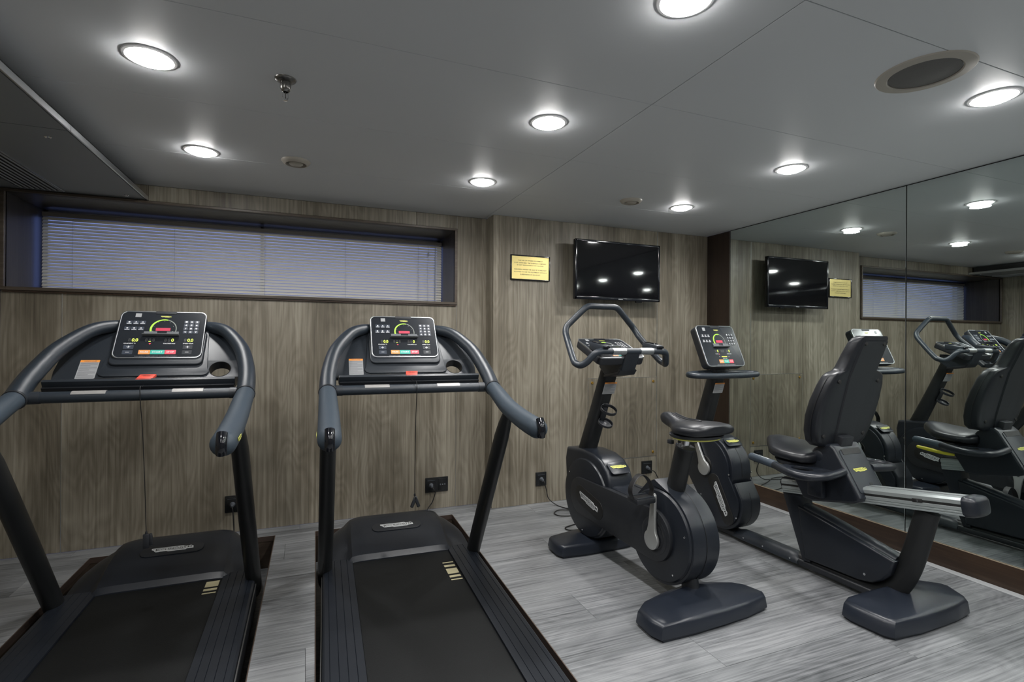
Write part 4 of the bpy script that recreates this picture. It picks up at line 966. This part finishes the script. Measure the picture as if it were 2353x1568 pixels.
# ------------------------------------------------------------------ recumbent exercise bike
def recumbent_bike():
    T = thing('recumbent_exercise_bike', 'black recumbent exercise bike with high backrest and silver seat rail beside the mirror', 'exercise bike', (0, 2.3, 0), (2.58, 2.3, 0), .03, group='exercise bikes')
    foot(T, [(-.322, 1.625), (-.335, 1.58), (-.325, 1.445), (-.305, 1.412), (-.15, 1.392), (0, 1.388), (.12, 1.39), (.235, 1.402), (.262, 1.425), (.315, 1.52), (.31, 1.55), (.245, 1.618), (.12, 1.648), (0, 1.652), (-.14, 1.650), (-.28, 1.642)], .082, (-.01, 1.60, .100))
    foot(T, [(-.25, 2.96), (-.26, 2.82), (-.24, 2.79), (-.1, 2.775), (.08, 2.775), (.16, 2.79), (.175, 2.82), (.17, 2.95), (.14, 2.98), (-.2, 2.985)], .06, (-.04, 2.88, .07))
    # floor beam and cover
    b2 = B(); b2.box((0, 2.27, .036), (.085, 1.28, .038), bev=.012, seg=3); obj('floor_beam', b2, 'black', T)
    rings = []
    for y, k in ((2.055, .15), (2.06, .7), (2.075, .95), (2.12, 1), (2.40, 1), (2.46, .95), (2.50, .7), (2.515, .3)):
        rings.append([Vector((.056*math.cos(R(a))*(.7+.3*k), y, .028+.052*k*math.sin(R(a)))) for a in range(0, 181, 15)])
    b2 = B(); b2.loft(rings); bc = obj('beam_cover', b2, 'shell', T)
    for y in (2.10, 2.28, 2.42):
        b2 = B(); b2.lathe([(.001, .003), (.005, .002), (.005, 0)], (0, 0, 0), 'x', 10, M=Matrix.Translation((-.0545, y, .045)) @ Matrix.Diagonal((-1, 1, 1, 1))); obj('screw', b2, 'chrome', bc)
    # drive housing : two overlapping discs
    C1, R1, C2, R2 = (2.705, .425), .222, (2.585, .232), .178
    prof = circ(C1[0], C1[1], R1, 30, 198, -8)          # from rider side (lower y) over the top to the far side
    prof += circ(C2[0], C2[1], R2, 26, -14, -198)       # far side under the lower disc to the rider side
    prof = prof+[(2.468, .372)]
    b2 = B(); b2.poly(prof, 'x', -.080, .080, bev=.020, seg=4); dh = obj('drive_housing', b2, 'housing', T, smooth=30)
    for s in (-1, 1):
        pl = circ(C1[0], C1[1], R1-.022, 26, 186, -8)+circ(C2[0], C2[1], R2-.018, 24, -14, -196)
        xs_ = (s*.079, s*.094); b2 = B(); b2.poly(pl, 'x', min(xs_), max(xs_), bev=.005, seg=2); sp_ = obj('side_plate', b2, 'housing', T, smooth=30)
        xs_ = (s*.093, s*.0985); b2 = B(); b2.poly(capsule((2.622, .352), (2.506, .150), .048, .048, 14), 'x', min(xs_), max(xs_), bev=.002); lr = obj('badge_recess', b2, 'ink', sp_)
        d_ = Vector((0, -.116, -.202))
        if s < 0: badge(lr, Vector((-.0995, 2.564, .251)), d_, (0, -.202, .116), .215)
        else: badge(lr, Vector((.0995, 2.564, .251)), -d_, (0, -.202, .116), .215)
        for yy_, zz_ in ((2.50, .42), (2.44, .165), (2.735, .235)):
            b2 = B(); b2.lathe([(.001, .003), (.0048, .003), (.005, 0)], (0, 0, 0), 'x', 12, M=Matrix.Translation((s*.094, yy_, zz_)) @ Matrix.Diagonal((s, 1, 1, 1))); obj('screw', b2, 'chrome', sp_)
        b2 = B(); b2.lathe([(.001, .096), (.052, .096), (.058, .099), (.062, .096), (.062, .09)], (0, 0, 0), 'x', 36, M=Matrix.Translation((0, 2.705, .438)) @ Matrix.Diagonal((s, 1, 1, 1))); obj('crank_bezel', b2, 'ink', sp_)
    b2 = B(); b2.tube([(0, 2.60, .620), (0, 2.53, .563), (0, 2.49, .49), (0, 2.481, .40)], .0012, 6, 5); b2.tube([(0, 2.425, .315), (0, 2.405, .25), (0, 2.412, .17), (0, 2.45, .11)], .0012, 6, 5); obj('housing_seam', b2, 'ink', dh)
    Mh = frame((0, 2.562, .609), (1, 0, 0), (0, .78, .62)); b2 = B(); b2.flat([rrect(-.062, -.035, .062, .035, .015)], Mh @ Matrix.Translation((0, 0, -.001)), .006, bev=.002); pd = obj('badge_pad', b2, 'housing', dh)
    badge(pd, Mh @ Vector((0, 0, .007)), (1, 0, 0), (0, .78, .62), .100, 'yellow')
    tip = (2.775, .598); cen = (2.705, .438); tip2 = (2*cen[0]-tip[0], 2*cen[1]-tip[1])
    crank(T, -1, .100, cen, tip); pedal(T, -1, .122, tip)
    crank(T, 1, .100, cen, tip2); pedal(T, 1, .122, tip2)
    # column, handlebar, console
    b2 = B(); b2.tube([(0, 2.86, .56), (0, 2.835, .63), (0, 2.712, 1.00), (0, 2.690, 1.065)], .050, 28, 1, ref=(0, 1, .33), rb=[.056, .052, .046, .044], sq=3); colm = obj('column', b2, 'post', T)
    ax_ = Vector((0, -.123, .37)).normalized(); nn = Vector((0, -.949, -.315)).normalized(); pc_ = Vector((0, 2.726, .958))+nn*.0475
    warning_label(colm, frame(pc_+Vector((-.042, 0, 0))-ax_*.030, (1, 0, 0), ax_), .084, .072)
    L_ = [(0, 2.585, 1.036), (-.12, 2.585, 1.036), (-.22, 2.592, 1.038), (-.265, 2.605, 1.040), (-.284, 2.635, 1.042), (-.270, 2.668, 1.044), (-.22, 2.690, 1.046), (-.10, 2.700, 1.050), (0, 2.702, 1.050)]
    path = L_+[(-x, y, z) for x, y, z in L_[-2:0:-1]]
    b2 = B(); b2.tube(path, .0185, 16, 4, closed=True, ref=(0, 0, 1)); obj('handlebar', b2, 'tube', T)
    b2 = B(); b2.box((0, 2.692, 1.085), (.075, .06, .075), bev=.008); obj('console_neck', b2, 'black', T)
    vd = Vector((0, .120, .262)); console(T, Vector((-.008, 2.658, 1.232)), (1, 0, 0), vd, .330, .296, 'bike', .062)
    # rear frame tube from the beam, bending up to the rail
    b2 = B(); b2.tube([(0, 2.10, .048), (0, 1.85, .048), (0, 1.71, .050), (0, 1.635, .062), (0, 1.578, .105), (0, 1.54, .18), (0, 1.505, .28), (0, 1.45, .50)], .034, 22, 5, ref=(0, .5, .8), rb=[.030, .030, .034, .042, .050, .052, .050, .048]); obj('frame_tube', b2, 'post', T)
    b2 = B(); b2.lathe([(.045, .0), (.045, .02), (.03, .03), (.03, .05)], (0, 1.60, .06), 'z', 20); obj('foot_boss', b2, 'black', T)
    # strut and side cover
    b2 = B(); b2.poly([(2.176, .452), (2.165, .480), (2.145, .492), (2.06, .495), (2.035, .36), (1.985, .062), (2.030, .055)], 'x', -.045, .045, bev=.006, seg=2); st = obj('strut', b2, 'housing', T)
    b2 = B(); b2.poly(rrect(2.085, .415, 2.140, .472, .010, 3), 'x', -.047, -.0445, bev=.0005); obj('strut_window', b2, 'ink', st)
    pr_ = [(2.055, .352), (1.94, .330), (1.80, .298), (1.66, .264), (1.555, .236), (1.575, .165), (1.612, .122), (1.66, .094), (1.72, .082), (2.010, .075), (2.03, .20)]
    b2 = B(); b2.poly(pr_, 'x', -.058, .058, bev=.012, seg=3); sc = obj('side_cover', b2, 'housing', T)
    b2 = B(); b2.tube([(0, 2.05, .345), (0, 1.94, .326), (0, 1.80, .294), (0, 1.66, .260), (0, 1.565, .236)], .040, 20, 2, ref=(0, .2, 1), rb=.022); obj('cover_ridge', b2, 'shell', sc)
    for yy_, zz_ in ((1.69, .125),):
        b2 = B(); b2.lathe([(.001, .003), (.006, .003), (.006, 0)], (0, 0, 0), 'x', 12, M=Matrix.Translation((-.058, yy_, zz_)) @ Matrix.Diagonal((-1, 1, 1, 1))); obj('screw', b2, 'chrome', sc)
    # aluminium rail
    d_ = Vector((0, -.989, .148)); upv = Vector((0, .148, .989))
    sec = [(-.050, .035), (-.060, .026), (-.060, .010), (-.055, .007), (-.055, .000), (-.060, -.003), (-.060, -.016), (-.056, -.018), (-.060, -.021), (-.060, -.027), (-.056, -.029), (-.060, -.032), (-.058, -.038), (-.03, -.040), (.03, -.040), (.058, -.038), (.060, -.032), (.056, -.029), (.060, -.027), (.060, -.021), (.056, -.018), (.060, -.016), (.060, -.003), (.055, 0), (.055, .007), (.060, .010), (.060, .026), (.050, .035), (.02, .038), (-.02, .038)]
    p0 = Vector((0, 2.150, .442)); p1 = Vector((0, 1.292, .570))
    b2 = B(); b2.loft([[p+Vector((x, 0, 0))+upv*z_ for x, z_ in sec] for p in (p0, p1)]); ra = obj('seat_rail', b2, 'alu_rail', T, smooth=20)
    b2 = B(); b2.loft([[p+Vector((-.0595, 0, 0))+upv*.0035+Vector((x, 0, 0))+upv*z_ for x, z_ in ((0, -.003), (0, .003), (.004, .003), (.004, -.003))] for p in (p0, p1)]); obj('rail_groove', b2, 'ink', ra)
    b2 = B(); b2.loft([[p+Vector((-.020*1, 0, 0))+upv*.0385+Vector((x, 0, 0))+upv*z_ for x, z_ in ((0, -.001), (0, .001), (.006, .001), (.006, -.001))] for p in (p0, p1)]); obj('index_scale', b2, 'greyink', ra)
    b2 = B(); b2.box(p1+Vector((-.061, .17, -.020)), (.004, .040, .016), rot=Matrix.Rotation(R(-8.5), 3, 'X'), bev=.001); so2 = obj('rail_stop', b2, 'ink', ra)
    b2 = B(); b2.lathe([(.001, .002), (.005, .0015), (.005, 0)], (0, 0, 0), 'x', 10, M=Matrix.Translation(p1+Vector((-.063, .17, -.020))) @ Matrix.Diagonal((-1, 1, 1, 1))); obj('screw', b2, 'chrome', so2)
    rings = []
    for dd, k, g_ in ((-.004, 1.03, 0), (.004, 1.06, 0), (.020, 1.05, 0), (.034, .98, .0), (.044, .80, 0), (.048, .55, 0)):
        rings.append([p1+d_*dd+Vector((.063*k*math.copysign(abs(math.cos(R(a)))**.45, math.cos(R(a))), 0, 0))+upv*(.042*k*math.copysign(abs(math.sin(R(a)))**.5, math.sin(R(a)))-.001) for a in range(0, 360, 15)])
    b2 = B(); b2.loft(rings); obj('rail_end_cap', b2, 'housing', ra, smooth=45)
    # carriage under the seat
    cp = [(1.985, .422), (1.93, .418), (1.715, .466), (1.690, .480), (1.684, .500), (1.742, .600), (1.812, .716), (1.835, .735), (1.885, .728), (1.925, .700), (1.965, .64), (2.050, .590), (2.065, .565), (2.045, .52)]
    b2 = B(); b2.poly(cp, 'x', -.106, .106, bev=.012, seg=3); ca_ = obj('seat_carriage', b2, 'housing', T, smooth=30)
    vrear = Vector((0, .128, .216)); Mr = frame((0, 1.757, .625), (1, 0, 0), vrear)
    b2 = B(); b2.flat([rrect(-.084, -.125, .084, .095, .012)], Mr @ Matrix.Translation((0, 0, -.004)), .008, bev=.003); rp = obj('rear_cover', b2, 'shell', ca_)
    badge(rp, Mr @ Vector((-.006, -.012, .005)), (1, 0, 0), vrear, .098, 'yellow')
    b2 = B(); b2.flat([rrect(.01, -.105, .030, -.080, .002)], Mr @ Matrix.Translation((0, 0, .003)), .002); obj('lock_tab', b2, 'ink', rp)
    b2 = B(); b2.flat([rrect(-.070, .070, .070, .100, .004)], Mr @ Matrix.Translation((0, 0, .002)), .004); obj('hinge_slot', b2, 'ink', rp)
    b2 = B(); b2.lathe([(.001, .004), (.024, .003), (.028, 0)], (0, 0, 0), 'x', 28, M=Matrix.Translation((-.105, 1.90, .665)) @ Matrix.Diagonal((-1, 1, 1, 1))); obj('pivot_cap', b2, 'housing', ca_)
    b2 = B(); b2.box((-.122, 1.895, .510), (.035, .085, .115), bev=.010); obj('lock_box', b2, 'housing', ca_)
    b2 = B(); b2.box((0, 1.842, .725), (.09, .05, .10), rot=Matrix.Rotation(R(12), 3, 'X'), bev=.006); obj('backrest_bracket', b2, 'black', T)
    # seat cushion
    saddle(T, [(1.905, .10, .668, .628), (1.915, .160, .676, .618), (1.94, .190, .680, .612), (2.00, .196, .680, .610), (2.06, .194, .682, .610), (2.12, .182, .688, .612), (2.16, .155, .694, .616), (2.20, .110, .702, .624), (2.24, .072, .706, .634), (2.265, .045, .700, .648), (2.275, .02, .690, .66)], 'seat_cushion', groove=False)
    b2 = B(); b2.loft([[Vector((w_*math.copysign(abs(math.cos(R(a)))**.7, math.cos(R(a))), 2.035+ly*math.sin(R(a)), z)) for a in range(0, 360, 12)] for w_, ly, z in ((.12, .10, .575), (.168, .125, .590), (.180, .135, .612))]); obj('seat_pan', b2, 'black', T)
    # backrest: rear shell
    def yr(z): # rear face y by height
        tab = [(.70, 1.862), (.72, 1.858), (.90, 1.812), (1.09, 1.758), (1.13, 1.738), (1.285, 1.678)]
        if z <= tab[0][0]: return tab[0][1]
        for (a_, ya), (c_, yc) in zip(tab, tab[1:]):
            if z <= c_: return ya+(yc-ya)*(z-a_)/(c_-a_)
        return tab[-1][1]
    secs = [(.716, .10, .050), (.722, .140, .070), (.745, .165, .085), (.80, .186, .096), (.88, .200, .100), (.96, .198, .098), (1.04, .183, .092), (1.085, .165, .086), (1.102, .140, .082), (1.112, .100, .080), (1.130, .090, .078), (1.20, .084, .072), (1.255, .080, .064), (1.278, .072, .056), (1.288, .055, .040)]
    rings = []
    for z, w_, th in secs:
        y0_ = yr(z); n = 28; ring_ = []
        for k in range(n):
            a = 2*math.pi*k/n; ca, sa = math.cos(a), math.sin(a)
            hd = max(0, min(1, (1.11-z)/.03)); wx = w_+.032+.004*(1-hd); x_ = (.012+.014*hd)+wx*math.copysign(abs(ca)**.38, ca); yy_ = y0_+th/2-(th/2)*math.copysign(abs(sa)**.38, sa)
            if sa < 0: yy_ += .018*(1-abs(ca)**2)       # bulging front padding
            ring_.append(Vector((x_, yy_, z)))
        rings.append(ring_)
    b2 = B(); b2.loft(rings); bk = obj('backrest', b2, 'vinyl', T, smooth=45)
    # raised spine and back shell line
    rings = []
    for z, w_ in ((.735, .060), (.80, .074), (.95, .084), (1.08, .094), (1.13, .100), (1.20, .098), (1.262, .094)):
        y_ = yr(z); rings.append([Vector((x_*w_, y_+dy, z)) for x_, dy in ((-1, .004), (-.92, -.006), (0, -.008), (.92, -.006), (1, .004), (0, .006))]); rings[-1] = [v+Vector((.016, 0, 0)) for v in rings[-1]]
    b2 = B(); b2.loft(rings); obj('spine_panel', b2, 'vinyl', bk, smooth=30)
    for x_, z_ in ((-.060, 1.25), (.080, 1.25), (-.135, 1.06), (.165, 1.06), (-.140, .775), (.170, .775)):
        b2 = B(); Mz = Matrix.Translation((x_, yr(z_)-.0065 if abs(x_) < .1 else yr(z_)-.0005, z_)); b2.lathe([(.007, -.003), (.010, -.002), (.011, .001)], (0, 0, 0), 'y', 14, M=Mz); obj('screw_cap', b2, 'ink', bk)
    for s in (-1, 1):
        b2 = B(); pts = [(.026+s*(w_+.0335), yr(z)+th*.45, z) for z, w_, th in secs[2:9]]; b2.tube(pts, .0016, 6, 3); obj('side_seam', b2, 'ink', bk)
    # side handles with tray
    for s in (-1, 1):
        b2 = B(); b2.tube([(s*.262, 2.035, .603), (s*.292, 1.97, .600), (s*.318, 1.90, .597), (s*.326, 1.835, .596), (s*.305, 1.782, .598), (s*.255, 1.755, .603), (s*.19, 1.752, .608), (s*.105, 1.765, .612)], .0195, 16, 5, cap='flat'); hh = obj('side_handle', b2, 'housing', T)
        b2 = B(); b2.tube([(s*.246, 2.190, .612), (s*.262, 2.032, .603)], .0215, 18, 1, cap='round'); hg = obj('handle_grip', b2, 'grip', hh)
        b2 = B(); b2.tube([(s*.250, 2.175, .6285), (s*.261, 2.050, .621)], .006, 10, 1, cap='round', ref=(0, 0, 1), rb=.0045); obj('pulse_sensor', b2, 'alu', hg)
        pl = [(s*.255, 2.03), (s*.10, 1.985), (s*.10, 1.775), (s*.20, 1.760), (s*.27, 1.765), (s*.315, 1.80), (s*.318, 1.88), (s*.29, 1.97)]
        hole = [(s*(.205+.045*math.cos(R(a))), 1.915+.055*math.sin(R(a))) for a in range(0, 360, 15)]
        b2 = B(); b2.flat([pl, hole], Matrix.Translation((0, 0, .590)), .014, bev=.002); obj('handle_tray', b2, 'housing', hh)
    b2 = B(); b2.tube([(.16, 2.02, .535), (.19, 2.06, .540), (.215, 2.13, .552), (.225, 2.19, .560)], [.008, .010, .012, .010], 12, 4, cap='round'); obj('adjustment_lever', b2, 'lever', T)
    return T
recumbent_bike()

# ------------------------------------------------------------------ wall sockets, plugs and power cords
def socket(x0, x1, z0, z1, y, label, double=False):
    s_ = thing('wall_socket', label, 'wall socket', ((x0+x1)/2, y, z0), group='black wall sockets')
    b2 = B(); b2.box(((x0+x1)/2, y-.005, (z0+z1)/2), (x1-x0, .010, z1-z0), bev=.0025); obj('socket_plate', b2, 'socket', s_)
    zc = (z0+z1)/2; w1 = (x1-x0)/(2 if double else 1); xc = x0+w1/2
    b2 = B(); b2.box((xc, y-.0105, zc), (w1-.018, .004, z1-z0-.020), bev=.0015); obj('socket_insert', b2, 'socket', s_)
    b2 = B(); b2.box((xc, y-.0128, z1-.020), (w1-.030, .0012, .0022)); obj('insert_line', b2, 'plug', s_)
    b2 = B(); b2.lathe([(.0, -.0135), (.021, -.0135), (.0215, -.012)], (xc, y, zc), 'y', 28); obj('socket_well', b2, 'ink', s_)
    if double:
        b2 = B(); b2.box((x1-w1/2, y-.0105, zc), (w1-.018, .004, z1-z0-.020), bev=.0015); ai = obj('aerial_insert', b2, 'socket', s_)
        for dx in (-.016, 0, .016):
            b2 = B(); b2.lathe([(.001, -.017), (.0055 if dx else .003, -.017), (.006 if dx else .003, -.0125)], (x1-w1/2+dx, y, zc), 'y', 14); obj('aerial_port', b2, 'plug' if dx else 'alu', ai)
    return xc, zc
def cord(y, xc, zc, pts, label, r=.0037):
    t_ = thing('power_cord', label, 'power cord', (xc, y-.02, zc), group='black power cords')
    b2 = B(); b2.lathe([(.0005, -.036), (.008, -.036), (.011, -.030), (.014, -.014), (.016, -.0135)], (xc, y, zc), 'y', 20); b2.box((xc, y-.034, zc-.004), (.015, .030, .020), bev=.004); obj('plug', b2, 'plug', t_)
    b2 = B(); b2.tube([(xc, y-.040, zc-.004), (xc+.004, y-.058, zc-.016)]+pts, r, 10, 6); obj('flex', b2, 'cord', t_)
xc, zc = socket(-.474, -.384, .133, .241, YB, 'black wall socket low on the wall behind the left treadmill')
cord(YB, xc, zc, [(xc+.010, YB-.06, zc-.07), (xc+.014, YB-.06, .03), (xc+.02, YB-.10, -.002+.006), (xc+.02, YB-.14, .005)], 'black power cord hanging from the socket behind the left treadmill')
xc, zc = socket(.830, 1.002, .128, .236, YB, 'double black wall socket with aerial outlet behind the right treadmill', True)
cord(YB, xc, zc, [(xc+.020, YB-.055, zc-.045), (xc-.002, YB-.06, zc-.11), (xc-.035, YB-.065, .03), (xc-.05, YB-.09, .006), (xc-.06, YB-.15, .005)], 'black power cord hanging from the double socket behind the right treadmill')
xc, zc = socket(1.658, 1.748, .135, .240, YP, 'black wall socket left of the upright bike, below the notice plaque')
cord(YP, xc, zc, [(xc+.020, YP-.06, zc-.07), (xc+.035, YP-.07, .05), (xc+.085, YP-.12, .006), (1.836, 3.395, .006), (1.90, 3.33, .006), (1.86, 3.27, .006), (1.77, 3.262, .006), (1.693, 3.295, .006), (1.690, 3.36, .006), (1.76, 3.40, .008), (1.86, 3.335, .010), (1.95, 3.36, .006), (1.93, 3.44, .006), (1.86, 3.44, .010), (1.83, 3.38, .012), (1.88, 3.28, .008), (1.82, 3.13, .006), (1.70, 3.095, .006), (1.622, 3.062, .006), (1.63, 3.012, .006), (1.71, 2.99, .006), (1.73, 2.95, .006), (1.72, 2.90, .006)], 'black power cord coiled on the floor in front of the upright bike')
xc, zc = socket(2.638, 2.742, .140, .247, YP, 'black wall socket below the access hatch, between the two bikes')
cord(YP, xc, zc, [(xc+.040, YP-.06, zc-.03), (xc+.080, YP-.06, zc-.10), (xc+.075, YP-.07, .04), (xc+.05, YP-.12, .006), (2.62, 3.46, .006), (2.52, 3.40, .006), (2.45, 3.42, .006), (2.50, 3.50, .006), (2.64, 3.50, .009), (2.80, 3.42, .006), (2.95, 3.36, .006), (3.02, 3.30, .006), (2.95, 3.22, .006), (2.78, 3.26, .006), (2.62, 3.30, .010), (2.55, 3.2, .006), (2.545, 3.02, .006)], 'black power cord trailing from the socket to the recumbent bike')
